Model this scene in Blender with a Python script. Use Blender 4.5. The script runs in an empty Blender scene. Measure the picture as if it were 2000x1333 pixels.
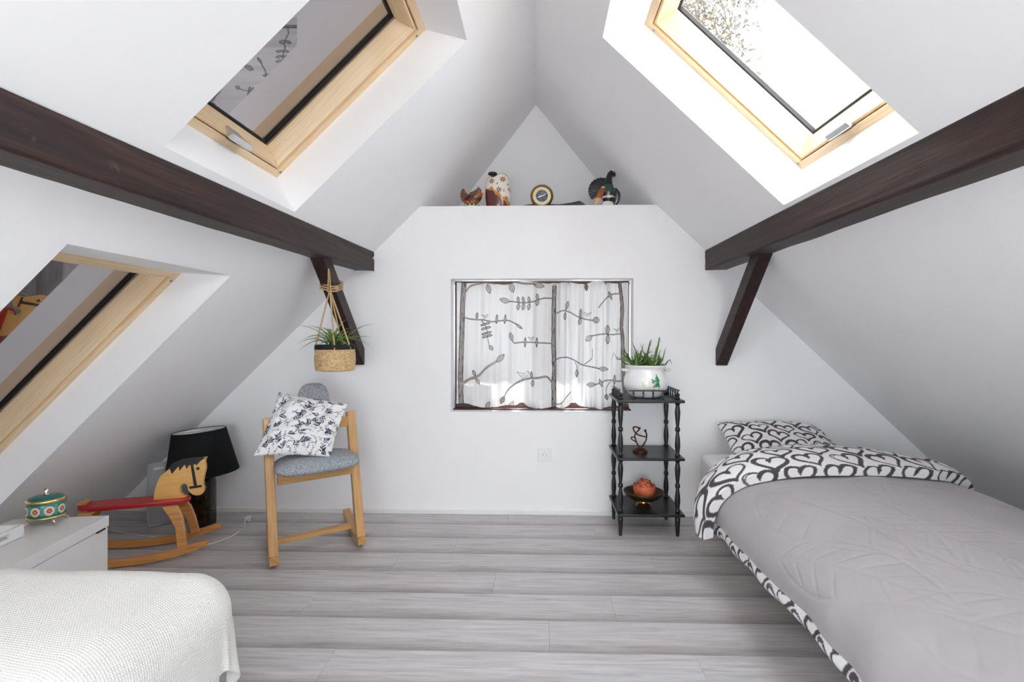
import bpy, bmesh, math, random
import numpy as np
from mathutils import Vector, Matrix

random.seed(7)
rng = np.random.default_rng(11)
SC = bpy.context.scene
COL = SC.collection
R = math.radians

# ------------------------------------------------------------------ camera
cam_d = bpy.data.cameras.new('camera')
cam = bpy.data.objects.new('camera', cam_d)
COL.objects.link(cam)
cam.location = (0, 0, 1.14)
cam.rotation_euler = (R(90), 0, 0.029)
cam_d.sensor_width = 36.0
cam_d.lens = 18.0                      # 1000 px on a 2000 px wide frame
cam_d.shift_x = -25 / 2000
cam_d.shift_y = -11.5 / 2000
cam_d.clip_start = 0.02
SC.camera = cam

# ------------------------------------------------------------------ sky, sun, exposure
W = bpy.data.worlds.new('sky')
SC.world = W
W.use_nodes = True
bg = W.node_tree.nodes['Background']
bg.inputs[0].default_value = (0.83, 0.905, 1.0, 1)
bg.inputs[1].default_value = 3.0
sun_d = bpy.data.lights.new('sun', 'SUN')
sun_d.energy = 14.0
sun_d.angle = R(0.6)
sun_d.color = (1.0, 0.965, 0.92)
sun = bpy.data.objects.new('sun', sun_d)
COL.objects.link(sun)
sun.rotation_euler = Vector((-0.62, -1.02, -0.78)).to_track_quat('-Z', 'Y').to_euler()
SC.view_settings.view_transform = 'Standard'
SC.view_settings.look = 'None'
SC.view_settings.gamma = 1.0
SC.view_settings.use_curve_mapping = False
SC.view_settings.exposure = 1.88
SC.cycles.max_bounces = 14
SC.cycles.diffuse_bounces = 10
SC.cycles.transparent_max_bounces = 12
SC.cycles.caustics_reflective = False
SC.cycles.caustics_refractive = False
SC.cycles.sample_clamp_indirect = 8.0


def portal(name, centre, xaxis, yaxis, sx, sy):
    """sampling portal in a modelled daylight opening (gives off no light of its own)"""
    d = bpy.data.lights.new(name, 'AREA')
    d.shape = 'RECTANGLE'
    d.size, d.size_y = sx, sy
    d.cycles.is_portal = True
    o = bpy.data.objects.new(name, d)
    COL.objects.link(o)
    x = Vector(xaxis).normalized()
    y = Vector(yaxis).normalized()
    z = x.cross(y)
    m = Matrix((x, y, z)).transposed().to_4x4()
    m.translation = Vector(centre)
    o.matrix_world = m
    return o


# ------------------------------------------------------------------ materials
MATS = {}


def newmat(name):
    m = bpy.data.materials.new(name)
    m.use_nodes = True
    nt = m.node_tree
    b = nt.nodes['Principled BSDF']
    MATS[name] = m
    return m, nt, b


def link(nt, a, ao, b, bi):
    nt.links.new(a.outputs[ao], b.inputs[bi])


def noise(nt, coord='Object', scale=(1, 1, 1), sc=5.0, detail=4.0, rough=0.5, dist=0.0, rot=(0, 0, 0)):
    tc = nt.nodes.new('ShaderNodeTexCoord')
    mp = nt.nodes.new('ShaderNodeMapping')
    mp.inputs['Scale'].default_value = scale
    mp.inputs['Rotation'].default_value = rot
    nz = nt.nodes.new('ShaderNodeTexNoise')
    nz.inputs['Scale'].default_value = sc
    nz.inputs['Detail'].default_value = detail
    nz.inputs['Roughness'].default_value = rough
    nz.inputs['Distortion'].default_value = dist
    link(nt, tc, coord, mp, 'Vector')
    link(nt, mp, 'Vector', nz, 'Vector')
    return nz


def ramp(nt, src, out, stops):
    r = nt.nodes.new('ShaderNodeValToRGB')
    els = r.color_ramp.elements
    while len(els) < len(stops):
        els.new(0.5)
    for e, (p, c) in zip(els, stops):
        e.position = p
        e.color = (*c, 1)
    link(nt, src, out, r, 'Fac')
    return r


def bump(nt, b, src, out, strength=0.2, dist=0.01):
    n = nt.nodes.new('ShaderNodeBump')
    n.inputs['Strength'].default_value = strength
    n.inputs['Distance'].default_value = dist
    link(nt, src, out, n, 'Height')
    link(nt, n, 'Normal', b, 'Normal')
    return n


def plain(name, col, rough=0.5, metal=0.0, spec=0.5, nsc=None, var=0.15, bmp=0.0, nscale=(1, 1, 1), coat=0.0, sheen=0.0):
    m, nt, b = newmat(name)
    b.inputs['Base Color'].default_value = (*col, 1)
    b.inputs['Roughness'].default_value = rough
    b.inputs['Metallic'].default_value = metal
    b.inputs['Specular IOR Level'].default_value = spec
    b.inputs['Coat Weight'].default_value = coat
    b.inputs['Sheen Weight'].default_value = sheen
    nz = noise(nt, sc=nsc or 12.0, scale=nscale)
    lo = tuple(c * (1 - var) for c in col)
    hi = tuple(min(1, c * (1 + var)) for c in col)
    r = ramp(nt, nz, 'Fac', [(0.3, lo), (0.7, hi)])
    link(nt, r, 'Color', b, 'Base Color')
    if bmp:
        bump(nt, b, nz, 'Fac', bmp, 0.004)
    return m


def wood(name, lo, mid, hi, rough=0.45, sc=5.0, bmp=0.08, coat=0.0):
    """grain runs along U"""
    m, nt, b = newmat(name)
    nz = noise(nt, 'UV', (1.2, 22, 1), sc, 6, 0.6, 0.6)
    r = ramp(nt, nz, 'Fac', [(0.25, lo), (0.5, mid), (0.75, hi)])
    link(nt, r, 'Color', b, 'Base Color')
    b.inputs['Roughness'].default_value = rough
    b.inputs['Coat Weight'].default_value = coat
    bump(nt, b, nz, 'Fac', bmp, 0.003)
    return m


def vcol(name, rough=0.85, bmp=0.0, bsc=300.0, spec=0.2, transl=0.0, transp=0.0, coat=0.0):
    m, nt, b = newmat(name)
    a = nt.nodes.new('ShaderNodeVertexColor')
    a.layer_name = 'Col'
    link(nt, a, 'Color', b, 'Base Color')
    b.inputs['Roughness'].default_value = rough
    b.inputs['Specular IOR Level'].default_value = spec
    b.inputs['Coat Weight'].default_value = coat
    if bmp:
        nz = noise(nt, sc=bsc, detail=2)
        bump(nt, b, nz, 'Fac', bmp, 0.002)
    if transl or transp:
        out = nt.nodes['Material Output']
        tr = nt.nodes.new('ShaderNodeBsdfTranslucent')
        link(nt, a, 'Color', tr, 'Color')
        mx = nt.nodes.new('ShaderNodeMixShader')
        mx.inputs[0].default_value = transl
        nt.links.new(b.outputs[0], mx.inputs[1])
        nt.links.new(tr.outputs[0], mx.inputs[2])
        tp = nt.nodes.new('ShaderNodeBsdfTransparent')
        mx2 = nt.nodes.new('ShaderNodeMixShader')
        mx2.inputs[0].default_value = transp
        nt.links.new(mx.outputs[0], mx2.inputs[1])
        nt.links.new(tp.outputs[0], mx2.inputs[2])
        nt.links.new(mx2.outputs[0], out.inputs[0])
    return m


def thin_glass(name, tint, gloss, refl_tint=(1, 1, 1)):
    """thin pane: clear sheet that mirrors part of the light (more at grazing angles)"""
    m, nt, b = newmat(name)
    nt.nodes.remove(b)
    out = nt.nodes['Material Output']
    tp = nt.nodes.new('ShaderNodeBsdfTransparent')
    tp.inputs[0].default_value = (*tint, 1)
    gl = nt.nodes.new('ShaderNodeBsdfGlossy')
    gl.inputs['Color'].default_value = (*refl_tint, 1)
    gl.inputs['Roughness'].default_value = 0.015
    lw = nt.nodes.new('ShaderNodeLayerWeight')
    lw.inputs['Blend'].default_value = 0.35
    mth = nt.nodes.new('ShaderNodeMath')
    mth.operation = 'MULTIPLY_ADD'
    mth.inputs[1].default_value = gloss * 0.35
    mth.inputs[2].default_value = gloss
    mth.use_clamp = True
    link(nt, lw, 'Fresnel', mth, 0)
    mx = nt.nodes.new('ShaderNodeMixShader')
    nt.links.new(mth.outputs[0], mx.inputs[0])
    nt.links.new(tp.outputs[0], mx.inputs[1])
    nt.links.new(gl.outputs[0], mx.inputs[2])
    nt.links.new(mx.outputs[0], out.inputs[0])
    return m


# plaster
m, nt, b = newmat('plaster')
nz = noise(nt, sc=2.5, detail=5)
r = ramp(nt, nz, 'Fac', [(0.3, (0.845, 0.842, 0.85)), (0.7, (0.87, 0.867, 0.875))])
link(nt, r, 'Color', b, 'Base Color')
b.inputs['Roughness'].default_value = 0.9
b.inputs['Specular IOR Level'].default_value = 0.15
nz2 = noise(nt, sc=60, detail=3)
bump(nt, b, nz2, 'Fac', 0.05, 0.002)

# laminate planks: grain along X, one long edge of each board printed darker
m, nt, b = newmat('laminate')
oi = nt.nodes.new('ShaderNodeObjectInfo')
tc = nt.nodes.new('ShaderNodeTexCoord')
sep = nt.nodes.new('ShaderNodeSeparateXYZ')
link(nt, tc, 'Object', sep, 0)
offs = nt.nodes.new('ShaderNodeVectorMath')
offs.operation = 'ADD'
cmb = nt.nodes.new('ShaderNodeCombineXYZ')
mm = nt.nodes.new('ShaderNodeMath')
mm.operation = 'MULTIPLY'
mm.inputs[1].default_value = 37.0
link(nt, oi, 'Random', mm, 0)
for i in (0, 1, 2):
    nt.links.new(mm.outputs[0], cmb.inputs[i])
link(nt, tc, 'Object', offs, 0)
nt.links.new(cmb.outputs[0], offs.inputs[1])
mp = nt.nodes.new('ShaderNodeMapping')
mp.inputs['Scale'].default_value = (1.3, 20, 1)
nt.links.new(offs.outputs[0], mp.inputs[0])
n1 = nt.nodes.new('ShaderNodeTexNoise')
n1.inputs['Scale'].default_value = 3.0
n1.inputs['Detail'].default_value = 8
n1.inputs['Roughness'].default_value = 0.62
n1.inputs['Distortion'].default_value = 0.7
link(nt, mp, 0, n1, 'Vector')
r1 = ramp(nt, n1, 'Fac', [(0.2, (0.31, 0.285, 0.285)), (0.42, (0.45, 0.425, 0.425)), (0.56, (0.53, 0.51, 0.51)), (0.75, (0.59, 0.575, 0.575))])
mp2 = nt.nodes.new('ShaderNodeMapping')
mp2.inputs['Scale'].default_value = (1.2, 5, 1)
nt.links.new(offs.outputs[0], mp2.inputs[0])
n2 = nt.nodes.new('ShaderNodeTexNoise')
n2.inputs['Scale'].default_value = 1.6
n2.inputs['Detail'].default_value = 3
link(nt, mp2, 0, n2, 'Vector')
ey = nt.nodes.new('ShaderNodeMath')           # printed dark edge: local y from -0.1 (dark) to +0.1
ey.operation = 'MULTIPLY_ADD'
ey.inputs[1].default_value = 5.0
ey.inputs[2].default_value = 0.5
nt.links.new(sep.outputs[1], ey.inputs[0])
ad = nt.nodes.new('ShaderNodeMath')
ad.operation = 'MULTIPLY_ADD'
ad.inputs[1].default_value = 0.55
link(nt, n2, 'Fac', ad, 0)
nt.links.new(ey.outputs[0], ad.inputs[2])
r2 = ramp(nt, ad, 0, [(0.20, (0.60, 0.56, 0.55)), (0.42, (0.78, 0.755, 0.745)), (0.66, (1, 1, 1))])
mul = nt.nodes.new('ShaderNodeMix')
mul.data_type = 'RGBA'
mul.blend_type = 'MULTIPLY'
mul.inputs[0].default_value = 1.0
nt.links.new(r1.outputs[0], mul.inputs[6])
nt.links.new(r2.outputs[0], mul.inputs[7])
nt.links.new(mul.outputs[2], b.inputs['Base Color'])
b.inputs['Roughness'].default_value = 0.42
b.inputs['Specular IOR Level'].default_value = 0.4
bump(nt, b, n1, 'Fac', 0.05, 0.002)

plain('subfloor', (0.12, 0.11, 0.105), 0.9)
wood('pine', (0.66, 0.46, 0.26), (0.76, 0.57, 0.35), (0.82, 0.66, 0.45), 0.42, 4, 0.04, 0.15)
wood('birch', (0.40, 0.20, 0.062), (0.52, 0.285, 0.10), (0.60, 0.355, 0.145), 0.4, 4, 0.04, 0.2)
wood('toy_wood', (0.42, 0.17, 0.045), (0.60, 0.27, 0.075), (0.68, 0.34, 0.11), 0.35, 4, 0.04, 0.3)
wood('head_wood', (0.66, 0.34, 0.09), (0.76, 0.42, 0.125), (0.80, 0.47, 0.16), 0.38, 3, 0.03, 0.3)

# dark stained beam
m, nt, b = newmat('beam_stain')
nz = noise(nt, 'Object', (30, 1.4, 30), 1.4, 8, 0.65, 0.5)
r = ramp(nt, nz, 'Fac', [(0.25, (0.006, 0.003, 0.0025)), (0.5, (0.026, 0.011, 0.009)), (0.75, (0.066, 0.030, 0.025))])
nzb = noise(nt, 'Object', (1, 1, 1), 9, 5, 0.6)
rb = ramp(nt, nzb, 'Fac', [(0.66, (0, 0, 0)), (0.80, (1, 1, 1))])
mx = nt.nodes.new('ShaderNodeMix')
mx.data_type = 'RGBA'
link(nt, rb, 'Color', mx, 0)
nt.links.new(r.outputs[0], mx.inputs[6])
mx.inputs[7].default_value = (0.085, 0.070, 0.070, 1)
nt.links.new(mx.outputs[2], b.inputs['Base Color'])
b.inputs['Roughness'].default_value = 0.5
b.inputs['Specular IOR Level'].default_value = 0.35
bump(nt, b, nz, 'Fac', 0.5, 0.006)

plain('black_lacquer', (0.012, 0.011, 0.011), 0.35, spec=0.5, nsc=30, bmp=0.03)
plain('white_paint', (0.78, 0.77, 0.765), 0.35, nsc=3, var=0.02)
plain('white_plastic', (0.80, 0.80, 0.80), 0.3, nsc=3, var=0.02)
plain('dark_hole', (0.03, 0.03, 0.03), 0.8)
plain('metal', (0.68, 0.69, 0.70), 0.28, 1.0, nsc=40, var=0.05)
plain('screw_steel', (0.35, 0.34, 0.33), 0.4, 1.0)
plain('rubber', (0.012, 0.010, 0.010), 0.6)
plain('brown_window', (0.055, 0.018, 0.012), 0.4, nsc=25)
plain('shutter', (0.10, 0.085, 0.08), 0.7, nsc=20)
plain('roof_tile', (0.18, 0.07, 0.045), 0.8)
plain('rope', (0.55, 0.37, 0.19), 0.9, nsc=300, var=0.3, bmp=0.4)
plain('black_felt', (0.012, 0.012, 0.012), 0.95)
plain('soil', (0.03, 0.02, 0.013), 0.95)
plain('gold', (0.78, 0.55, 0.22), 0.25, 1.0, nsc=60, var=0.2, bmp=0.15)
plain('brass', (0.42, 0.27, 0.09), 0.3, 1.0, nsc=20, var=0.3)
plain('brass_dark', (0.10, 0.065, 0.03), 0.35, 0.8, nsc=15, var=0.3)
plain('silver_gilt', (0.75, 0.68, 0.58), 0.2, 1.0)
plain('red_paint', (0.42, 0.008, 0.012), 0.35, nsc=6, var=0.12, coat=0.3)
plain('black_paint', (0.010, 0.009, 0.009), 0.45)
plain('shade_black', (0.008, 0.008, 0.008), 0.85, spec=0.2, nsc=200, bmp=0.1)
plain('shade_lining', (0.75, 0.75, 0.74), 0.8)
plain('candle_wax', (0.56, 0.13, 0.055), 0.5, nsc=18, var=0.35, bmp=0.3)
plain('sculpture_iron', (0.065, 0.013, 0.010), 0.35, 0.4, nsc=30, var=0.4)
plain('sheet', (0.78, 0.765, 0.76), 0.9, nsc=6, var=0.03, bmp=0.1)
plain('bed_wood', (0.55, 0.43, 0.32), 0.5)
plain('clock_face', (0.80, 0.70, 0.48), 0.5, nsc=40, var=0.05)
plain('clock_dial', (0.10, 0.11, 0.14), 0.25, nsc=60, var=0.6, coat=0.5)
plain('porcelain_white', (0.80, 0.76, 0.70), 0.25, coat=0.4)
plain('cord_white', (0.70, 0.70, 0.70), 0.4)
plain('bark', (0.050, 0.040, 0.034), 0.9, nsc=10, var=0.4)
plain('autumn_leaf', (0.095, 0.080, 0.055), 0.8, nsc=3, var=0.3)
plain('gravel', (0.42, 0.41, 0.40), 0.9)
plain('render_white', (0.75, 0.73, 0.70), 0.9)
thin_glass('clear_glass', (0.97, 0.98, 0.98), 0.03)
thin_glass('coated_glass', (0.55, 0.52, 0.52), 0.33, (0.95, 0.92, 0.95))

# translucent plastic box
m, nt, b = newmat('frosted_plastic')
b.inputs['Base Color'].default_value = (0.62, 0.64, 0.66, 1)
b.inputs['Roughness'].default_value = 0.3
b.inputs['Alpha'].default_value = 0.38
nz = noise(nt, sc=20)
bump(nt, b, nz, 'Fac', 0.05, 0.002)

# smoky amber glass of the lamp base
m, nt, b = newmat('amber_glass')
nz = noise(nt, sc=22, detail=3)
r = ramp(nt, nz, 'Fac', [(0.35, (0.006, 0.004, 0.002)), (0.6, (0.022, 0.012, 0.003)), (0.8, (0.075, 0.042, 0.010))])
link(nt, r, 'Color', b, 'Base Color')
b.inputs['Roughness'].default_value = 0.12
b.inputs['Specular IOR Level'].default_value = 0.25
b.inputs['Coat Weight'].default_value = 0.1
bump(nt, b, nz, 'Fac', 0.4, 0.01)

# speckled grey upholstery
m, nt, b = newmat('upholstery')
nz = noise(nt, sc=330, detail=1)
r = ramp(nt, nz, 'Fac', [(0.38, (0.17, 0.195, 0.225)), (0.53, (0.27, 0.30, 0.335)), (0.64, (0.60, 0.60, 0.58))])
link(nt, r, 'Color', b, 'Base Color')
b.inputs['Roughness'].default_value = 0.95
bump(nt, b, nz, 'Fac', 0.3, 0.002)

# taupe quilt cover
m, nt, b = newmat('taupe_cotton')
nz = noise(nt, sc=4, detail=4)
r = ramp(nt, nz, 'Fac', [(0.3, (0.345, 0.315, 0.322)), (0.7, (0.375, 0.345, 0.352))])
link(nt, r, 'Color', b, 'Base Color')
b.inputs['Roughness'].default_value = 0.85
b.inputs['Sheen Weight'].default_value = 0.15
nz2 = noise(nt, sc=28, detail=4, scale=(1, 0.5, 1))
bump(nt, b, nz2, 'Fac', 0.35, 0.006)

# cream knit: rows of small loops along the cloth (UV in metres)
m, nt, b = newmat('cream_knit')
tc = nt.nodes.new('ShaderNodeTexCoord')
mp = nt.nodes.new('ShaderNodeMapping')
mp.inputs['Rotation'].default_value = (0, 0, R(12))
link(nt, tc, 'UV', mp, 0)
w1 = nt.nodes.new('ShaderNodeTexWave')
w1.inputs['Scale'].default_value = 38
w1.inputs['Distortion'].default_value = 0.8
w1.inputs['Detail Scale'].default_value = 0.4
w2 = nt.nodes.new('ShaderNodeTexWave')
w2.bands_direction = 'Y'
w2.inputs['Scale'].default_value = 46
w2.inputs['Distortion'].default_value = 0.8
w2.inputs['Detail Scale'].default_value = 0.4
link(nt, mp, 0, w1, 'Vector')
link(nt, mp, 0, w2, 'Vector')
mlt = nt.nodes.new('ShaderNodeMath')
mlt.operation = 'MULTIPLY'
link(nt, w1, 'Fac', mlt, 0)
link(nt, w2, 'Fac', mlt, 1)
r = ramp(nt, mlt, 0, [(0.0, (0.68, 0.665, 0.62)), (0.5, (0.83, 0.82, 0.785))])
link(nt, r, 'Color', b, 'Base Color')
b.inputs['Roughness'].default_value = 0.95
b.inputs['Specular IOR Level'].default_value = 0.1
bump(nt, b, mlt, 0, 0.5, 0.004)

# seagrass basket
m, nt, b = newmat('seagrass')
nz = noise(nt, 'UV', (40, 60, 1), 1.2, 4, 0.6, 0.8)
r = ramp(nt, nz, 'Fac', [(0.25, (0.30, 0.17, 0.065)), (0.5, (0.58, 0.40, 0.20)), (0.75, (0.74, 0.58, 0.34))])
link(nt, r, 'Color', b, 'Base Color')
b.inputs['Roughness'].default_value = 0.85
bump(nt, b, nz, 'Fac', 0.8, 0.006)


def leafmat(name, lo, hi):
    m, nt, b = newmat(name)
    nz = noise(nt, 'UV', (1, 30, 1), 3, 2)
    r = ramp(nt, nz, 'Fac', [(0.35, lo), (0.65, hi)])
    link(nt, r, 'Color', b, 'Base Color')
    b.inputs['Roughness'].default_value = 0.45
    return m


leafmat('spider_leaf', (0.085, 0.17, 0.022), (0.26, 0.38, 0.10))
leafmat('aloe_leaf', (0.055, 0.125, 0.022), (0.13, 0.23, 0.05))
vcol('print_curtain', 0.9, 0.05, 500, 0.1, 0.06, 0.002)
vcol('print_cotton', 0.9, 0.1, 400, 0.15)
vcol('glaze', 0.2, 0.0, 1, 0.5, coat=0.5)
vcol('enamel', 0.3, 0.0, 1, 0.5, coat=0.3)


# ------------------------------------------------------------------ geometry helpers
def V(*a):
    return np.array(a, float)


class MB:
    """collects geometry for ONE mesh; every face carries UVs in metres (u = grain direction)"""

    def __init__(self):
        self.v, self.f, self.uv = [], [], []

    def add(self, verts, faces, uvs):
        o = len(self.v)
        self.v += [tuple(map(float, p)) for p in verts]
        self.f += [tuple(i + o for i in f) for f in faces]
        self.uv += uvs
        return self

    def hexa(self, p, axis=0):
        """p: 8 corners, index = ix + 2*iy + 4*iz; axis = grain direction"""
        p = [V(*q) for q in p]
        d = [p[1] - p[0], p[2] - p[0], p[4] - p[0]]
        L = [np.linalg.norm(x) + 1e-9 for x in d]
        if axis is None:
            axis = int(np.argmax(L))
        oth = [i for i in range(3) if i != axis]
        ro = random.random() * 9
        co = []
        for i in range(8):
            ix, iy, iz = i & 1, (i >> 1) & 1, i >> 2
            q = (ix * L[0], iy * L[1], iz * L[2])
            co.append((q[axis] + ro, q[oth[0]] + q[oth[1]] * 1.3 + ro))
        F = [(0, 2, 3, 1), (4, 5, 7, 6), (0, 1, 5, 4), (2, 6, 7, 3), (0, 4, 6, 2), (1, 3, 7, 5)]
        return self.add(p, F, [[co[i] for i in f] for f in F])

    def box(self, c, s, rot=None, axis=None):
        c = V(*c)
        h = V(*s) / 2
        rot = np.eye(3) if rot is None else rot
        P = [c + rot @ (h * V((1 if i & 1 else -1), (1 if i & 2 else -1), (1 if i & 4 else -1))) for i in range(8)]
        return self.hexa(P, axis)

    def bar(self, a, b2, w, t, up=(0, 0, 1)):
        """rectangular bar from a to b2; w across, t along up"""
        a, b2 = V(*a), V(*b2)
        d = b2 - a
        L = np.linalg.norm(d)
        d = d / L
        up = V(*up)
        s = np.cross(up, d)
        s /= np.linalg.norm(s)
        u = np.cross(d, s)
        return self.box((a + b2) / 2, (L, w, t), np.stack([d, s, u], 1), 0)

    def prism(self, poly, fn, t0, t1):
        """poly: 2-D outline, fn(x, y, t) -> xyz"""
        n = len(poly)
        vs = [fn(x, y, t0) for x, y in poly] + [fn(x, y, t1) for x, y in poly]
        F = [tuple(range(n - 1, -1, -1)), tuple(range(n, 2 * n))]
        U = [[(x, y) for x, y in reversed(poly)], [(x, y) for x, y in poly]]
        for i in range(n):
            j = (i + 1) % n
            F.append((i, j, n + j, n + i))
            U.append([(poly[i][0], poly[i][1]), (poly[j][0], poly[j][1]), (poly[j][0], poly[j][1] + .03), (poly[i][0], poly[i][1] + .03)])
        return self.add(vs, F, U)

    def lathe(self, prof, c=(0, 0, 0), n=24, sx=1.0, sy=1.0, cap=True, rot=None):
        c = V(*c)
        rot = np.eye(3) if rot is None else rot
        vs, F, U = [], [], []
        m = len(prof)
        ln = [0]
        for k in range(1, m):
            ln.append(ln[-1] + math.hypot(prof[k][0] - prof[k - 1][0], prof[k][1] - prof[k - 1][1]))
        for r, z in prof:
            for i in range(n):
                a = 2 * math.pi * i / n
                vs.append(c + rot @ V(r * sx * math.cos(a), r * sy * math.sin(a), z))
        rm = max(r for r, z in prof)
        for k in range(m - 1):
            for i in range(n):
                j = (i + 1) % n
                F.append((k * n + i, k * n + j, (k + 1) * n + j, (k + 1) * n + i))
                U.append([(2 * math.pi * rm * i / n, ln[k]), (2 * math.pi * rm * (i + 1) / n, ln[k]), (2 * math.pi * rm * (i + 1) / n, ln[k + 1]), (2 * math.pi * rm * i / n, ln[k + 1])])
        if cap:
            if prof[0][0] > 1e-5:
                F.append(tuple(range(n - 1, -1, -1)))
                U.append([(0, 0)] * n)
            if prof[-1][0] > 1e-5:
                F.append(tuple((m - 1) * n + i for i in range(n)))
                U.append([(0, 0)] * n)
        return self.add(vs, F, U)

    def tube(self, pts, rad, n=8, flat=1.0, cap=True, up=None):
        """swept tube; rad: number or list; flat: ratio of the second radius"""
        pts = [V(*p) for p in pts]
        m = len(pts)
        rad = [rad] * m if np.isscalar(rad) else rad
        vs, F, U = [], [], []
        ref = V(*(up or (0.13, 0.31, 0.94)))
        ln = 0
        for k in range(m):
            d = pts[min(k + 1, m - 1)] - pts[max(k - 1, 0)]
            d = d / (np.linalg.norm(d) + 1e-9)
            s = np.cross(ref, d)
            if np.linalg.norm(s) < 1e-3:
                s = np.cross(V(1, 0, 0), d)
            s /= np.linalg.norm(s)
            u = np.cross(d, s)
            ref = u
            for i in range(n):
                a = 2 * math.pi * i / n
                vs.append(pts[k] + rad[k] * (math.cos(a) * s + flat * math.sin(a) * u))
        for k in range(m - 1):
            l1 = ln + np.linalg.norm(pts[k + 1] - pts[k])
            for i in range(n):
                j = (i + 1) % n
                F.append((k * n + i, k * n + j, (k + 1) * n + j, (k + 1) * n + i))
                w = 2 * math.pi * max(rad) / n
                U.append([(ln, w * i), (ln, w * (i + 1)), (l1, w * (i + 1)), (l1, w * i)])
            ln = l1
        if cap:
            F += [tuple(range(n - 1, -1, -1)), tuple((m - 1) * n + i for i in range(n))]
            U += [[(0, 0)] * n, [(0, 0)] * n]
        return self.add(vs, F, U)

    def blade(self, pts, wid, side, fold=0.25):
        """leaf: strip with a V fold, tapering by the list of widths"""
        pts = [V(*p) for p in pts]
        vs, F, U = [], [], []
        for k, p in enumerate(pts):
            d = pts[min(k + 1, len(pts) - 1)] - pts[max(k - 1, 0)]
            d /= np.linalg.norm(d) + 1e-9
            s = V(*side)
            s = s - d * (s @ d)
            s /= np.linalg.norm(s) + 1e-9
            u = np.cross(s, d)
            w = wid[k] / 2
            vs += [p - s * w + u * w * fold, p - u * w * 0.25, p + s * w + u * w * fold]
            if k:
                o = 3 * k
                F += [(o - 3, o - 2, o + 1, o), (o - 2, o - 1, o + 2, o + 1)]
                U += [[(k / 10, 0), (k / 10, .01), (k / 10 + .1, .01), (k / 10 + .1, 0)], [(k / 10, .01), (k / 10, .02), (k / 10 + .1, .02), (k / 10 + .1, .01)]]
        return self.add(vs, F, U)

    def build(self, name, mat, parent=None, smooth=None, bevel=0.0, seg=2):
        me = bpy.data.meshes.new(name)
        me.from_pydata(self.v, [], self.f)
        ul = me.uv_layers.new(name='UVMap')
        flat = [c for f in self.uv for uv in f for c in uv]
        ul.data.foreach_set('uv', flat)
        me.materials.append(MATS[mat])
        me.update()
        if smooth is not None:
            me.shade_smooth()
            if smooth < 180:
                me.set_sharp_from_angle(angle=R(smooth))
        o = bpy.data.objects.new(name, me)
        COL.objects.link(o)
        if bevel:
            bv = o.modifiers.new('bevel', 'BEVEL')
            bv.width = bevel
            bv.segments = seg
            bv.limit_method = 'ANGLE'
            bv.angle_limit = R(40)
        if parent is not None:
            o.parent = parent
            o.matrix_parent_inverse = parent.matrix_basis.inverted()
        return o


def grid_faces(n, m, wrap=False):
    idx = np.arange(n * m).reshape(n, m)
    if wrap:
        nx = np.roll(idx, -1, axis=1)
        a, b2, c, d = idx[:-1], nx[:-1], nx[1:], idx[1:]
    else:
        a, b2, c, d = idx[:-1, :-1], idx[:-1, 1:], idx[1:, 1:], idx[1:, :-1]
    return np.stack([a, b2, c, d], -1).reshape(-1, 4)


def sheet(name, P, mat, parent=None, col=None, uv=None, wrap=False, extra=None, flip=False):
    """P: (n, m, 3) grid of points (or a list of grids) -> one smooth mesh"""
    Ps = [P] if isinstance(P, np.ndarray) else P
    vs, fs, o = [], [], 0
    for q in Ps:
        n, m_ = q.shape[:2]
        f = grid_faces(n, m_, wrap) + o
        fs.append(f[:, ::-1] if flip else f)
        vs.append(q.reshape(-1, 3))
        o += n * m_
    vs, fs = np.concatenate(vs), np.concatenate(fs)
    me = bpy.data.meshes.new(name)
    me.vertices.add(len(vs))
    me.vertices.foreach_set('co', vs.astype(np.float32).ravel())
    me.loops.add(fs.size)
    me.loops.foreach_set('vertex_index', fs.astype(np.int32).ravel())
    me.polygons.add(len(fs))
    me.polygons.foreach_set('loop_start', np.arange(0, fs.size, 4, dtype=np.int32))
    me.polygons.foreach_set('loop_total', np.full(len(fs), 4, np.int32))
    me.update(calc_edges=True)
    me.validate()
    if col is not None:
        c4 = np.ones((len(vs), 4), np.float32)
        c4[:, :3] = col
        at = me.color_attributes.new('Col', 'FLOAT_COLOR', 'POINT')
        at.data.foreach_set('color', c4.ravel())
    if uv is not None:
        ul = me.uv_layers.new(name='UVMap')
        ul.data.foreach_set('uv', uv[fs.ravel()].astype(np.float32).ravel())
    me.materials.append(MATS[mat])
    me.shade_smooth()
    ob = bpy.data.objects.new(name, me)
    COL.objects.link(ob)
    if parent is not None:
        ob.parent = parent
        ob.matrix_parent_inverse = parent.matrix_basis.inverted()
    return ob


def tag(o, label=None, cat=None, group=None, kind=None):
    if label:
        o['label'] = label
    if cat:
        o['category'] = cat
    if group:
        o['group'] = group
    if kind:
        o['kind'] = kind
    return o


def thing(name, label, cat, loc=(0, 0, 0), group=None):
    o = bpy.data.objects.new(name, None)
    o.empty_display_size = 0.05
    COL.objects.link(o)
    o.location = loc
    bpy.context.view_layer.update()
    return tag(o, label, cat, group)


def rotz(a):
    return np.array([[math.cos(a), -math.sin(a), 0], [math.sin(a), math.cos(a), 0], [0, 0, 1.0]])


def spline(pts, n=24):
    """Catmull-Rom through the points"""
    p = np.array(pts, float)
    p = np.vstack([2 * p[0] - p[1], p, 2 * p[-1] - p[-2]])
    out = []
    segs = len(p) - 3
    for t in np.linspace(0, segs - 1e-6, n):
        k = int(t)
        u = t - k
        a, b2, c, d = p[k:k + 4]
        out.append(0.5 * (2 * b2 + (c - a) * u + (2 * a - 5 * b2 + 4 * c - d) * u * u + (3 * b2 - a - 3 * c + d) * u ** 3))
    return np.array(out)


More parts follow.
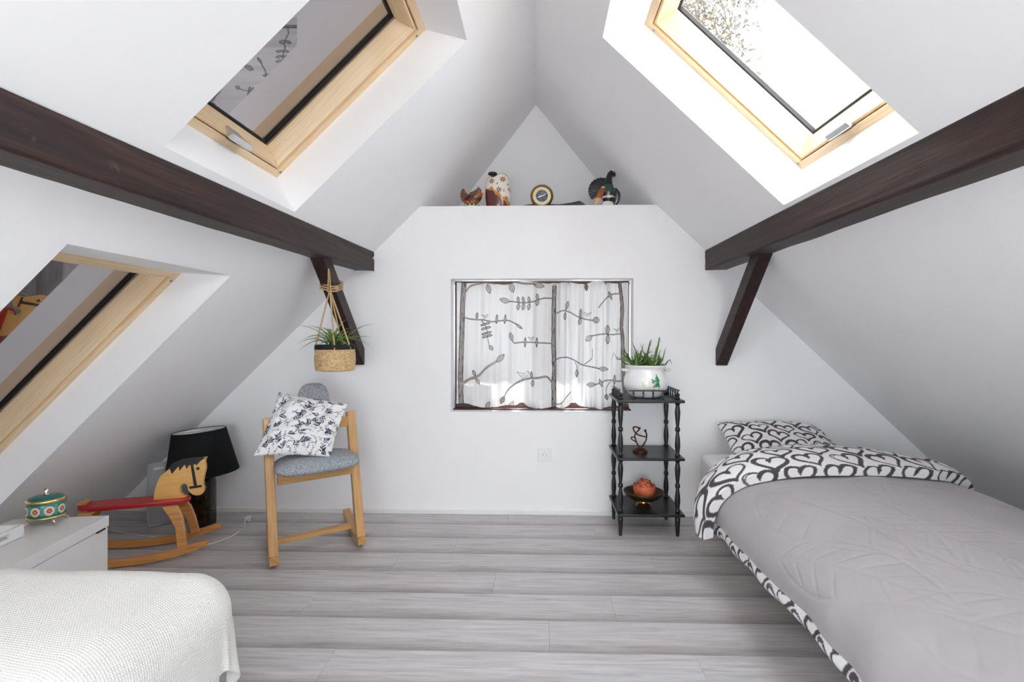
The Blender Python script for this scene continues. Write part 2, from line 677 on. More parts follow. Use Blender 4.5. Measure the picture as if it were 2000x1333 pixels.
def wob(x, y, seed, f=1.0):
    """smooth random field from a few waves"""
    g = np.random.default_rng(seed)
    s = 0
    for k in range(7):
        a = g.uniform(0, 6.28)
        fr = f * g.uniform(0.6, 2.2)
        s = s + np.sin(fr * (x * math.cos(a) + y * math.sin(a)) + g.uniform(0, 6.28)) / 7
    return s


class Ink:
    """paints flat print into a colour per vertex; uv in metres"""

    def __init__(self, uv, base):
        self.uv = uv
        self.c = np.tile(np.array(base, float), (len(uv), 1))

    def seg(self, a, b2, w, col, wend=None, alpha=1.0):
        a, b2 = np.array(a, float), np.array(b2, float)
        wm = max(w, wend or w) + 0.002
        lo, hi = np.minimum(a, b2) - wm, np.maximum(a, b2) + wm
        k = np.where((self.uv[:, 0] > lo[0]) & (self.uv[:, 0] < hi[0]) & (self.uv[:, 1] > lo[1]) & (self.uv[:, 1] < hi[1]))[0]
        if not len(k):
            return
        p = self.uv[k] - a
        d = b2 - a
        t = np.clip(p @ d / (d @ d + 1e-12), 0, 1)
        ds = np.linalg.norm(p - t[:, None] * d, axis=1)
        ww = w if wend is None else w + (wend - w) * t
        al = np.clip((ww / 2 - ds) / 0.0012 + 0.5, 0, 1)[:, None] * alpha
        self.c[k] = self.c[k] * (1 - al) + np.array(col) * al

    def poly(self, pts, w, col, wend=None, alpha=1.0):
        n = len(pts) - 1
        for i in range(n):
            w0 = w if wend is None else w + (wend - w) * i / n
            w1 = w if wend is None else w + (wend - w) * (i + 1) / n
            self.seg(pts[i], pts[i + 1], w0, col, w1, alpha)

    def leaf(self, c, ang, a, b2, col, fill=None, lw=0.002):
        """pointed leaf of half length a and half width b2"""
        c = np.array(c, float)
        k = np.where(np.abs(self.uv - c).max(1) < a * 1.15)[0]
        if not len(k):
            return
        p = self.uv[k] - c
        x = p[:, 0] * math.cos(ang) + p[:, 1] * math.sin(ang)
        y = -p[:, 0] * math.sin(ang) + p[:, 1] * math.cos(ang)
        e = b2 * np.clip(1 - (x / a) ** 2, 0, 1) - np.abs(y)
        al = np.where(np.abs(x) < a, np.clip(e / 0.0012 + 0.5, 0, 1), 0)[:, None]
        if fill is not None:
            self.c[k] = self.c[k] * (1 - al) + np.array(fill) * al
        if fill is None or tuple(fill) != tuple(col):
            ed = np.where(np.abs(x) < a, np.clip((lw / 2 - np.abs(e)) / 0.0012 + 0.5, 0, 1), 0)[:, None]
            self.c[k] = self.c[k] * (1 - ed) + np.array(col) * ed


# ------------------------------------------------------------------ room dimensions
XR, ZR = -0.024, 2.683                     # ridge
TL, TR = 0.975, 0.948                      # slope of the two roof sides
YW, YB = 3.25, -2.6                        # gable wall with window, wall behind the camera
LEDGE = 1.963
YH = 3.43                                  # ridge end, start of the half-hip
HIPY = YH + (ZR - LEDGE) / 1.366           # where the hip meets the ledge
XLL = XR - (ZR - LEDGE) / TL
XLR = XR + (ZR - LEDGE) / TR
XFL = XR - ZR / TL
XFR = XR + ZR / TR


class Slope:
    def __init__(self, sg, tan):
        c = 1 / math.hypot(1, tan)
        self.c, self.s, self.sg = c, c * tan, sg

    def p(self, a, y, w=0.0):
        """a = distance down the slope from the ridge, w = outward offset"""
        return V(XR + self.sg * (a * self.c + w * self.s), y, ZR - a * self.s + w * self.c)


SL, SR = Slope(-1, TL), Slope(1, TR)
Y1, Y2 = 1.416, 2.185                       # skylight row in view
Y3, Y4 = -0.25, 0.519                        # added skylights out of view, nearer than the frame's edge
Y5, Y6 = -1.45, -0.681  # added skylights further behind the camera


def slope_mesh(S, holes):
    amax = (ZR + 0.12) / S.s          # runs on below the floor level at the eaves
    ys = sorted({YB, YW, *[h[2] for h in holes], *[h[3] for h in holes]})
    as_ = sorted({0.0, amax, *[h[0] for h in holes], *[h[1] for h in holes]})
    mb = MB()
    for i in range(len(ys) - 1):
        for j in range(len(as_) - 1):
            ym, am = (ys[i] + ys[i + 1]) / 2, (as_[j] + as_[j + 1]) / 2
            if any(h[0] < am < h[1] and h[2] < ym < h[3] for h in holes):
                continue
            q = [S.p(as_[j], ys[i]), S.p(as_[j + 1], ys[i]), S.p(as_[j + 1], ys[i + 1]), S.p(as_[j], ys[i + 1])]
            mb.add(q, [(0, 1, 2, 3)], [[(0, 0)] * 4])
    aL = (ZR - LEDGE) / S.s
    q = [S.p(0, YW), S.p(aL, YW), S.p(aL, HIPY), S.p(0, YH)]
    mb.add(q, [(0, 1, 2, 3)], [[(0, 0)] * 4])
    return mb


UP = (0.401, 1.447)                         # upper skylight opening along the slope
LO = (1.839, 3.330)                         # lower skylight opening
left_holes = [(*UP, Y1, Y2), (*LO, Y1, Y2), (*UP, Y3, Y4), (*UP, Y5, Y6), (*LO, Y3, Y4)]
right_holes = [(*UP, Y1, Y2), (*UP, Y3, Y4), (*UP, Y5, Y6)]
tag(slope_mesh(SL, left_holes).build('ceiling', 'plaster'), 'white sloping ceiling with an upper and a lower skylight opening', 'ceiling', kind='structure')
tag(slope_mesh(SR, right_holes).build('ceiling', 'plaster'), 'white sloping ceiling over the bed with one bright skylight opening', 'ceiling', kind='structure')
mb = MB()
mb.add([V(XR, YH, ZR), V(XLL, HIPY, LEDGE), V(XLR, HIPY, LEDGE)], [(0, 1, 2)], [[(0, 0)] * 3])
tag(mb.build('ceiling', 'plaster'), 'small white triangular ceiling panel leaning above the display ledge', 'ceiling', kind='structure')

# ------------------------------------------------------------------ gable wall with window niche
WX0, WX1, WZ0, WZ1 = -0.566, 0.592, 0.650, 1.500
NICHE = 3.47
mb = MB()


def roof_z(x):
    return ZR - (XR - x) * TL if x < XR else ZR - (x - XR) * TR


def wall_front(mb, y, flip=False):
    pts = {}

    def quad(*q):
        mb.add([V(x, y, z) for x, z in q], [tuple(range(len(q)))], [[(0, 0)] * len(q)])
    quad((XFL, 0), (XFL, -0.05), (WX0, -0.05), (WX0, 0), (WX0, WZ0), (WX0, LEDGE), (XLL, LEDGE))
    quad((WX1, 0), (XFR, 0), (XLR, LEDGE), (WX1, LEDGE), (WX1, WZ0))
    quad((WX0, 0), (WX1, 0), (WX1, WZ0), (WX0, WZ0))
    quad((WX0, WZ1), (WX1, WZ1), (WX1, LEDGE), (WX0, LEDGE))


wall_front(mb, YW)
wall_front(mb, 3.56)
# ledge on top of the wall and the window niche
mb.add([V(XLL, YW, LEDGE), V(XLR, YW, LEDGE), V(XLR, HIPY, LEDGE), V(XLL, HIPY, LEDGE)], [(0, 1, 2, 3)], [[(0, 0)] * 4])
n4 = [(WX0, WZ0), (WX1, WZ0), (WX1, WZ1), (WX0, WZ1)]
for i in range(4):
    (xa, za), (xb, zb) = n4[i], n4[(i + 1) % 4]
    mb.add([V(xa, YW, za), V(xb, YW, zb), V(xb, 3.56, zb), V(xa, 3.56, za)], [(0, 1, 2, 3)], [[(0, 0)] * 4])
tag(mb.build('wall_back', 'plaster'), 'white gable wall with a recessed curtained window and a display ledge on top', 'wall', kind='structure')

# half-hip roof outside, its unseen overhang added to shade the curtains from sun
mb = MB()
h0, h1 = V(0, YH - 0.05, ZR + 0.1), V(0, 4.27, 1.52)
for sx in (0,):
    P = [V(-1.5, h0[1], h0[2]), V(1.5, h0[1], h0[2]), V(-1.5, h1[1], h1[2]), V(1.5, h1[1], h1[2])]
    up = V(0, 0.08, 0.06)
    P8 = [P[0], P[1], P[2], P[3], P[0] + up, P[1] + up, P[2] + up, P[3] + up]
    mb.hexa(P8, 0)
tag(mb.build('added_overhang', 'roof_tile'), 'unseen half-hip roof overhang added outside to shade the gable window', 'roof', kind='structure')

# wall behind the camera with a wide window added for daylight from behind
RX0, RX1, RZ0, RZ1 = -0.95, 0.95, 0.10, 1.72
mb = MB()
for q in ([(XFL, 0), (RX0, 0), (RX0, roof_z(RX0))], [(RX1, 0), (XFR, 0), (RX1, roof_z(RX1))],
          [(RX0, 0), (RX1, 0), (RX1, RZ0), (RX0, RZ0)], [(RX0, RZ1), (RX1, RZ1), (RX1, roof_z(RX1)), (XR, ZR), (RX0, roof_z(RX0))]):
    mb.add([V(x, YB, z) for x, z in q], [tuple(range(len(q)))], [[(0, 0)] * len(q)])
tag(mb.build('wall_front', 'plaster'), 'white gable wall behind the camera around the added wide window', 'wall', kind='structure')
wd = tag(thing('added_window_5', None, None, (0, YB, RZ0)), 'unseen wide window added behind the camera to let in daylight', 'window', kind='structure')
mb = MB()
for x in (RX0 + 0.03, 0, RX1 - 0.03):
    mb.box((x, YB, (RZ0 + RZ1) / 2), (0.06, 0.07, RZ1 - RZ0))
for z in (RZ0 + 0.03, RZ1 - 0.03):
    mb.box((0, YB, z), (RX1 - RX0, 0.068, 0.06))
mb.build('frame', 'pine', wd, bevel=0.004)
for x in ((RX0 + 0.06, -0.03), (0.03, RX1 - 0.06)):
    MB().box(((x[0] + x[1]) / 2, YB, (RZ0 + RZ1) / 2), (x[1] - x[0], 0.006, RZ1 - RZ0 - 0.12)).build('pane', 'clear_glass', wd)
portal('daylight_portal', (0, YB + 0.06, (RZ0 + RZ1) / 2), (1, 0, 0), (0, 0, 1), RX1 - RX0, RZ1 - RZ0)

# ------------------------------------------------------------------ floor of single planks
fl = tag(MB().box(((XFL + XFR) / 2, (YB + YW) / 2, -0.03), (XFR - XFL + 0.6, YW - YB + 0.6, 0.034)).build('floor', 'subfloor'),
         'grey oak laminate floor of wide boards laid across the room', 'floor', kind='structure')
PW, PL = 0.205, 1.29
plank_mesh = {}
row = 0
y = 3.069
rows = [(3.069, YW)]
while y > YB:
    rows.append((max(y - PW, YB), y))
    y -= PW
for k, (ya, yb) in enumerate(rows):
    x = XFL - ((k * 0.47 + 0.13 * (k % 3)) % 1.0) * PL
    while x < XFR:
        xa, xb = max(x, XFL), min(x + PL, XFR)
        if xb - xa > 0.02:
            key = (round(xb - xa, 4), round(yb - ya, 4))
            if key not in plank_mesh:
                mb = MB().box((0, 0, 0), (xb - xa - 0.0006, yb - ya - 0.0010, 0.012), axis=0)
                o = mb.build('plank', 'laminate', fl, bevel=0.0007, seg=1)
                plank_mesh[key] = o
            else:
                o = plank_mesh[key].copy()
                COL.objects.link(o)
                o.parent = fl
            # the dark printed edge faces the camera side
            o.location = ((xa + xb) / 2, yb - PW / 2 if yb - ya > 0.2 else (ya + yb) / 2, -0.006)
        x += PL

# baseboard strip
mb = MB().box(((XFL + XFR) / 2, YW - 0.006, 0.014), (XFR - XFL - 0.1, 0.012, 0.028))
tag(mb.build('baseboard_back', 'white_paint', bevel=0.003), 'thin white baseboard strip along the gable wall', 'baseboard', kind='structure')


# ------------------------------------------------------------------ skylights
def skylight(name, S, op, fr, y0, y1, shut, label):
    """op = opening along the slope, fr = wooden frame along the slope"""
    t = tag(thing(name, None, None, tuple(S.p((op[0] + op[1]) / 2, (y0 + y1) / 2))), label, 'window', kind='structure')
    W0 = 0.155
    g = 0.008
    # plaster lining from the opening to the frame
    mb = MB()
    o4 = [S.p(op[0], y0), S.p(op[1], y0), S.p(op[1], y1), S.p(op[0], y1)]
    f4 = [S.p(fr[0], y0 + g, W0), S.p(fr[1], y0 + g, W0), S.p(fr[1], y1 - g, W0), S.p(fr[0], y1 - g, W0)]
    for i in range(4):
        j = (i + 1) % 4
        mb.add([o4[i], o4[j], f4[j], f4[i]], [(0, 1, 2, 3)], [[(0, 0)] * 4])
    mb.build('lining', 'plaster', t)

    def ring(i0, w0, i1, w1, i2, w2, i3, w3, nm, mat, bev=0.002):
        """four mitred rails; section corners given as (inset from the frame, outward offset)"""
        for side in range(4):
            def corner(ins, w, end):
                a0, a1, b0, b1 = fr[0] + ins, fr[1] - ins, y0 + g + ins, y1 - g - ins
                c = [(a0, b0), (a1, b0), (a1, b1), (a0, b1)]
                a, yy = c[(side + end) % 4]
                return S.p(a, yy, w)
            P = []
            for (ins, w) in ((i0, w0), (i1, w1), (i2, w2), (i3, w3)):
                pass
            P = [corner(i0, w0, 0), corner(i0, w0, 1), corner(i1, w1, 0), corner(i1, w1, 1),
                 corner(i3, w3, 0), corner(i3, w3, 1), corner(i2, w2, 0), corner(i2, w2, 1)]
            MB().hexa(P, 0).build(nm, mat, t, bevel=bev)
    ring(-0.014, W0, 0.030, W0, 0.030, 0.30, -0.03, 0.30, 'frame_rail', 'pine')
    ring(0.033, 0.166, 0.044, 0.163, 0.078, 0.235, 0.033, 0.29, 'sash_rail', 'pine')
    ring(0.074, 0.246, 0.086, 0.246, 0.086, 0.262, 0.070, 0.262, 'gasket', 'rubber', 0)
    ins = 0.078
    P = []
    for w in (0.254, 0.262):
        for yy in (y0 + ins, y1 - ins):
            for a in (fr[0] + ins, fr[1] - ins):
                P.append(S.p(a, yy, w))
    MB().hexa(P).build('pane', 'coated_glass' if shut else 'clear_glass', t)
    # handle on the bottom rail
    ym = (y0 + y1) / 2 + 0.02
    ab = fr[1] - 0.052
    h = MB()
    h.hexa([S.p(ab + da, ym + dy, w) for w in (0.14, 0.19) for dy in (-0.035, 0.035) for da in (-0.012, 0.012)])
    hp = h.build('handle', 'metal', t, bevel=0.004)
    h = MB()
    h.hexa([S.p(ab - 0.006 + da, ym + dy, w) for w in (0.118, 0.132) for dy in (-0.075, 0.055) for da in (-0.010, 0.016)])
    o = h.build('lever', 'metal', hp, bevel=0.005)
    for a in (fr[0] + 0.05, fr[1] - 0.03):
        c = S.p(a, y1 - g - 0.015, W0 - 0.001)
        nrm = S.p(0, 0, 1) - S.p(0, 0, 0)
        MB().tube([c, c - nrm * 0.002], 0.006, 10).build('screw', 'screw_steel', t)
    if shut:   # closed outside shutter of horizontal slats
        n = int((fr[1] - fr[0]) / 0.055)
        sh = MB()
        for i in range(n + 1):
            a = fr[0] + i * (fr[1] - fr[0]) / n
            sh.hexa([S.p(aa, yy, w) for w in (0.34, 0.35) for yy in (y0 - 0.03, y1 + 0.03) for aa in (a - 0.004, a + 0.060)])
        sh.build('shutter', 'shutter', t)
    else:
        c = S.p((fr[0] + fr[1]) / 2, (y0 + y1) / 2, 0.27)
        dn = S.p(1, 0) - S.p(0, 0)
        xa, ya = ((0, 1, 0), tuple(dn)) if S.sg > 0 else ((0, 1, 0), tuple(-dn))
        portal('daylight_portal', c, xa, ya, y1 - y0 - 0.15, fr[1] - fr[0] - 0.15)
    return t


UF, LF = (0.496, 1.398), (1.984, 3.215)
skylight('window_1', SL, UP, UF, Y1, Y2, True, 'upper pine skylight with a grey shuttered pane, above the hanging basket beam')
skylight('window_2', SL, LO, LF, Y1, Y2, True, 'lower pine skylight with a dark shuttered pane, beneath the beam')
skylight('window_3', SR, UP, UF, Y1, Y2, False, 'pine skylight with a bright open sky and tree branches behind it')
skylight('added_window_6', SR, UP, UF, Y3, Y4, False, 'unseen pine skylight added for daylight over the foot of the bed')  # from here on: skylights out of view, added for more daylight
skylight('added_window_7', SR, UP, UF, Y5, Y6, False, 'unseen pine skylight added for daylight behind the camera on the bed side')
skylight('added_window_8', SL, UP, UF, Y3, Y4, False, 'unseen pine skylight added for daylight over the divan')
skylight('added_window_10', SL, LO, LF, Y3, Y4, False, 'unseen low pine skylight added for daylight beside the divan')
skylight('added_window_9', SL, UP, UF, Y5, Y6, False, 'unseen pine skylight added for daylight behind the camera on the divan side')

# ------------------------------------------------------------------ window in the gable
t = tag(thing('window_4', None, None, (0.01, 3.43, WZ0)), 'dark brown wooden window behind the printed curtains', 'window', kind='structure')
mb = MB()
for x in (WX0 + 0.025, WX1 - 0.025):
    mb.box((x, 3.45, (WZ0 + WZ1) / 2), (0.05, 0.06, WZ1 - WZ0))
for z in (WZ0 + 0.02, WZ1 - 0.02):
    mb.box(((WX0 + WX1) / 2, 3.45, z), (WX1 - WX0, 0.058, 0.04))
mb.build('frame', 'brown_window', t, bevel=0.003)
mb = MB().box((0.06, 3.45, (WZ0 + WZ1) / 2), (0.07, 0.05, WZ1 - WZ0 - 0.06))
mb.build('mullion', 'brown_window', t, bevel=0.003)
mb = MB().box(((WX0 + WX1) / 2, 3.38, WZ0 + 0.004), (WX1 - WX0, 0.09, 0.008))
mb.build('sill', 'brown_window', t, bevel=0.002)
for x in (0.0, 0.12):  # unseen stiles added to widen the shadow between the sun patches
    MB().box((x, 3.462, (WZ0 + WZ1) / 2), (0.055, 0.04, WZ1 - WZ0 - 0.08)).build('sash_stile', 'brown_window', t, bevel=0.003)
# unseen shutters added to trim the sun patches; one folded shut, one standing open
for x0_, x1_, y0_, y1_ in ((WX0 + 0.01, -0.20, 3.555, 3.58), (WX1 - 0.012, WX1 + 0.012, 3.57, 3.80)):
    sl = MB()
    for k in range(4 if x0_ < 0 else 11):
        sl.box(((x0_ + x1_) / 2, (y0_ + y1_) / 2, WZ0 + 0.04 + k * 0.077), (x1_ - x0_, y1_ - y0_, 0.075))
    sl.build('shutter', 'brown_window', t)
for xa, xb in ((WX0 + 0.05, 0.025), (0.095, WX1 - 0.05)):
    MB().box(((xa + xb) / 2, 3.45, (WZ0 + WZ1) / 2), (xb - xa, 0.005, WZ1 - WZ0 - 0.08)).build('pane', 'clear_glass', t)

# ------------------------------------------------------------------ outside: ground and a tree seen through the open skylight
tag(MB().box((0, 0, -3.4), (60, 60, 0.2)).build('ground', 'gravel'), 'unseen pale gravel yard added below the attic to bounce daylight', 'ground', kind='structure')  # out of view; kept pale to bounce daylight up to the ceilings
g = random.Random(5)


def make_tree(label, base, height, spread, leaves):
    t = thing('tree', label, 'tree', base)
    mb = MB()
    tips = []

    def grow(p, d, L, r, lev):
        pts, rad = [p], [r]
        n = 5
        for i in range(n):
            k = 0.05 if lev == 0 else 0.17
            out = p[:2] - V(*base)[:2]
            d = d + V(g.gauss(0, k), g.gauss(0, k), g.gauss(0.05, k))
            if np.linalg.norm(out) > spread:      # keep the crown compact
                d[:2] -= out / np.linalg.norm(out) * 0.6
            d /= np.linalg.norm(d)
            p = p + d * L / n
            pts.append(p)
            rad.append(max(0.005, r * (1 - 0.5 * (i + 1) / n)))
            if lev >= 3:
                tips.append(p)
        mb.tube(pts, rad, 6 if lev < 2 else 4)
        if lev < 5:
            for i in range(4 if lev else 9):
                k = g.randint(1 if lev else 4, n)
                nd = d + V(g.gauss(0, .8), g.gauss(0, .8), g.gauss(0.1, .5))
                grow(pts[k], nd / np.linalg.norm(nd), L * (g.uniform(.5, .7) if lev else g.uniform(.22, .32)), rad[k] * .6, lev + 1)
    grow(V(*base), V(0, 0, 1), height, 0.11, 0)
    mb.build('trunk', 'bark', t, smooth=60)
    lf = MB()
    for i in range(leaves):
        p = g.choice(tips) + V(g.gauss(0, .12), g.gauss(0, .12), g.gauss(0, .12))
        a, b2 = V(g.gauss(0, 1), g.gauss(0, 1), g.gauss(0, 1)), V(g.gauss(0, 1), g.gauss(0, 1), g.gauss(0, 1))
        a = a / np.linalg.norm(a) * .045
        b2 = b2 / np.linalg.norm(b2) * .028
        lf.add([p - a, p + b2, p + a, p - b2], [(0, 1, 2, 3)], [[(0, 0)] * 4])
    tag(lf.build('foliage', 'autumn_leaf', t), kind='stuff')
    return t


make_tree('leafy autumn tree whose fine branches show through the open skylight', (2.05, 8.2, -3.3), 9.4, 1.25, 9000)

# ------------------------------------------------------------------ beams
def beam(name, label, X0, X1, zt0, zt1, zb0, zb1, outer, S, seed):
    """purlin under the slope: X of the inner face, top and bottom height at the wall (0) and near end (1)"""
    t = thing(name, label, 'beam', (X0, YW, zb0))
    n = 90
    ys = np.linspace(YW - 0.001, -0.6, n)
    sec = []
    gg = np.random.default_rng(seed)
    k0 = 26
    P = np.zeros((n, k0, 3))
    for i, yy in enumerate(ys):
        f = (YW - yy) / (YW - 1.0)
        xi = X0 + (X1 - X0) * f
        zt, zb = zt0 + (zt1 - zt0) * f, zb0 + (zb1 - zb0) * f
        xo = xi + outer
        zo = roof_z(xo) + 0.004
        corners = [(xo, zo), (xo, zb + 0.003), (xi, zb), (xi, zt), (xi + outer * 0.05, roof_z(xi + outer * .05) + 0.004)]
        cnt = [4, 8, 10, 4]
        ring = []
        for c in range(4):
            for q in range(cnt[c]):
                u = q / cnt[c]
                ring.append((corners[c][0] * (1 - u) + corners[c + 1][0] * u, corners[c][1] * (1 - u) + corners[c + 1][1] * u))
        P[i, :, 0] = [q[0] for q in ring]
        P[i, :, 1] = yy
        P[i, :, 2] = [q[1] for q in ring]
    # hewn unevenness and a long drying crack in the inner face
    sg = 1 if outer > 0 else -1
    wv = wob(P[..., 1] * 3, P[..., 2] * 40, seed, 2.0) * 0.0035 + wob(P[..., 1] * 9, P[..., 2] * 60, seed + 3, 2.0) * 0.0015
    inner = np.zeros(k0)
    inner[12:22] = 1
    bottom = np.zeros(k0)
    bottom[4:12] = 1
    P[..., 0] += -sg * np.abs(wv) * inner[None]
    P[..., 2] += wv * bottom[None]
    crack = 16 if sg > 0 else 19
    depth = np.clip(np.sin(ys * 1.3 + seed) * 1.4, 0.1, 1) * 0.012
    P[:, crack, 0] += sg * depth
    P[:, crack, 2] += 0.003 * np.sin(ys * 7)
    sheet('timber', P, 'beam_stain', t, wrap=True, flip=sg < 0)
    # the wall-side end is closed
    MB().add(list(P[0]), [tuple(range(k0))], [[(0, 0)] * k0]).build('timber_end', 'beam_stain', t)
    # diagonal brace down to the wall
    xa, xb = (1.103, 1.172) if sg > 0 else (-1.190, -1.120)
    prof = [(2.600, 1.556), (2.718, 1.556), (3.248, 1.055), (3.248, 0.950), (3.230, 0.950)]
    mb = MB()
    mb.prism(prof, lambda a, b2, tt: V(tt, a, b2), xa, xb)
    mb.build('brace', 'beam_stain', t, bevel=0.004)
    return t


beam('roof_beam', 'dark stained timber beam carrying the hanging plant basket on its brace', -1.060, -1.088, 1.672, 1.640, 1.550, 1.518, -0.150, SL, 3)
beam('roof_beam', 'dark stained timber beam with a brace, above the bed', 1.040, 1.040, 1.672, 1.680, 1.548, 1.550, 0.150, SR, 8)

# ------------------------------------------------------------------ curtains with drawn branches
CY = 3.362
CX0, CZ0, CK = -0.655, 1.596, 0.0007803          # drawing units -> metres


def cz(pts):
    return [(CX0 + CK * x, CZ0 - CK * y) for x, y in pts]


INK = (0.085, 0.075, 0.075)
INK2 = (0.33, 0.29, 0.275)


def draw_curtain(ink):
    def stem(pts, w=9, we=6, n=18):
        p = spline(cz(pts), n)
        ink.poly(p, w * CK, INK2, we * CK)
        off = np.array([0, w * CK * 0.4])
        ink.poly(p + off, 3 * CK, INK)
        ink.poly(p - off, 3 * CK, INK)

    def leaf(x, y, ang, a=38, b2=13, fill=(0.50, 0.47, 0.45)):
        c = cz([(x, y)])[0]
        ink.leaf(c, R(ang), a * CK, b2 * CK, INK, fill, 5 * CK)
        d = np.array([math.cos(R(ang)), math.sin(R(ang))]) * a * CK
        ink.seg(np.array(c) - d, np.array(c) + d, 3 * CK, INK)

    def trunk(xs, w):
        p = spline(cz(xs), 30)
        ink.poly(p, w * CK, (0.47, 0.44, 0.42))
        gg = random.Random(int(xs[0][0]))
        for s in (-.5, -.32, -.12, .1, .3, .5):
            jj = np.array([[s * w * CK + gg.uniform(-2, 2) * CK, 0] for _ in p])
            ink.poly(p + jj, (6 if abs(s) == .5 else 3) * CK, INK)
        for _ in range(40):
            k = gg.randint(0, len(p) - 2)
            x0 = gg.uniform(-.45, .45) * w * CK
            ink.seg(p[k] + [x0, 0], p[k] + [x0 + gg.uniform(-4, 4) * CK, -gg.uniform(20, 45) * CK], 3.5 * CK, INK)

    def bird(x, y, s=1.0, fl=1):
        q = [(0, 0), (fl * -18, -14), (fl * -30, -30), (fl * -16, -26), (fl * 6, -20), (fl * 22, -34), (fl * 30, -28), (fl * 20, -8), (0, 0)]
        ink.poly(cz([(x + a * s, y + b2 * s) for a, b2 in q]), 3.5 * CK, INK)
        ink.seg(*cz([(x, y), (x - 3, y + 14 * s)]), 3 * CK, INK)
        ink.seg(*cz([(x - 8 * s, y - 14 * s), (x + 14 * s, y - 12 * s)]), 3 * CK, INK)

    trunk([(205, 110), (190, 300), (185, 500), (178, 700), (172, 900), (172, 1030), (178, 1200)], 36)
    trunk([(965, 170), (960, 300), (958, 450), (957, 640), (960, 760), (962, 900), (957, 1010), (960, 1200)], 32)
    trunk([(1505, 110), (1520, 220), (1530, 350), (1525, 500), (1535, 620), (1540, 800), (1545, 950), (1560, 1150)], 28)
    # left panel
    stem([(210, 225), (260, 170), (370, 142), (470, 150), (560, 125), (700, 150), (800, 150)], 13, 8)
    for a in ((410, 195, -75, 42, 18), (605, 185, -70, 46, 22), (835, 168, -10, 45, 20)):
        leaf(*a)
    stem([(950, 275), (870, 275), (790, 300), (700, 312), (590, 300)], 11, 6)
    leaf(545, 292, 165, 45, 20)
    for x in (660, 702, 750, 820):
        leaf(x, 345 if x < 800 else 310, 80, 30, 13)
        leaf(x, 285 if x < 800 else 262, 100, 26, 11)
    stem([(190, 430), (260, 450), (360, 455), (450, 472), (560, 458), (640, 490), (690, 525)], 11, 6)
    leaf(665, 510, -40, 34, 10)
    for x in (478, 547, 310):
        leaf(x, 450 if x > 400 else 420, 85, 40 if x > 400 else 26, 9)
    bird(378, 440, .9)
    stem([(350, 462), (385, 510), (400, 570), (405, 630), (420, 680)], 7, 5)
    for i, yy in enumerate((495, 530, 572, 598)):
        leaf(365 + i * 5, yy, 15, 28, 9)
        leaf(400 + i * 6, yy - 10, 10, 24, 9)
    leaf(430, 692, -55, 26, 15)
    stem([(940, 655), (860, 650), (760, 645), (680, 645), (625, 650), (600, 605)], 10, 6)
    leaf(600, 598, 105, 38, 16)
    for x in (717, 815):
        leaf(x, 645, 88, 42, 8)
    bird(768, 625, .8)
    stem([(180, 1000), (250, 955), (320, 930), (390, 860), (470, 810)], 26, 8)
    leaf(508, 780, 45, 46, 20)
    leaf(287, 905, 110, 28, 11)
    leaf(315, 975, -60, 30, 12)
    stem([(945, 985), (900, 935), (820, 945), (720, 955), (640, 990), (570, 1050), (530, 1130)], 16, 8)
    leaf(525, 1132, 65, 34, 18, (0.3, 0.27, 0.26))
    bird(700, 945, 1.7, 1)
    leaf(770, 920, 95, 28, 9)
    leaf(780, 990, 85, 30, 12)
    for a in ((400, 1175, 60, 32, 16), (600, 1180, 65, 46, 20), (835, 1215, 0, 45, 14), (265, 1205, 10, 30, 12)):
        leaf(*a)
    # right panel
    leaf(1232, 178, -85, 34, 14, (0.16, 0.14, 0.14))
    stem([(985, 400), (1040, 378), (1100, 395), (1180, 440), (1290, 462)], 10, 6)
    ink.leaf(cz([(1312, 458)])[0], 0, 30 * CK, 24 * CK, INK, (0.4, .36, .33), 6 * CK)
    leaf(1070, 335, 75, 38, 12)
    leaf(1052, 425, 85, 34, 10)
    leaf(1182, 410, 88, 44, 9)
    leaf(1175, 470, 80, 28, 12)
    bird(1240, 425, 1.0, -1)
    stem([(1525, 240), (1470, 238), (1410, 265), (1330, 355)], 12, 6)
    leaf(1430, 255, 110, 38, 9)
    stem([(1530, 570), (1450, 580), (1370, 575), (1270, 592)], 9, 6)
    leaf(1252, 612, 40, 34, 20, (.55, .52, .5))
    leaf(1410, 540, 88, 40, 14)
    leaf(1412, 620, 88, 40, 14)
    bird(1482, 555, .8)
    stem([(965, 800), (1010, 775), (1070, 772), (1130, 795), (1200, 835), (1290, 855), (1340, 865)], 9, 6)
    leaf(1372, 868, -5, 42, 17)
    stem([(1140, 810), (1155, 870), (1152, 930)], 5, 4)
    leaf(1152, 905, 88, 34, 10)
    stem([(1215, 830), (1275, 780), (1282, 700)], 6, 4)
    stem([(1550, 970), (1480, 968), (1420, 962), (1360, 980), (1300, 1000)], 9, 6)
    leaf(1272, 1002, 0, 38, 18)
    leaf(1350, 985, 110, 36, 11)
    leaf(1465, 960, 88, 44, 9)
    stem([(1430, 975), (1400, 1030), (1400, 1090)], 6, 5)
    leaf(1402, 1105, 100, 26, 14, (.3, .27, .26))
    stem([(960, 1160), (1010, 1165), (1060, 1110), (1100, 1060)], 8, 5)
    leaf(1300, 1210, 5, 40, 12)


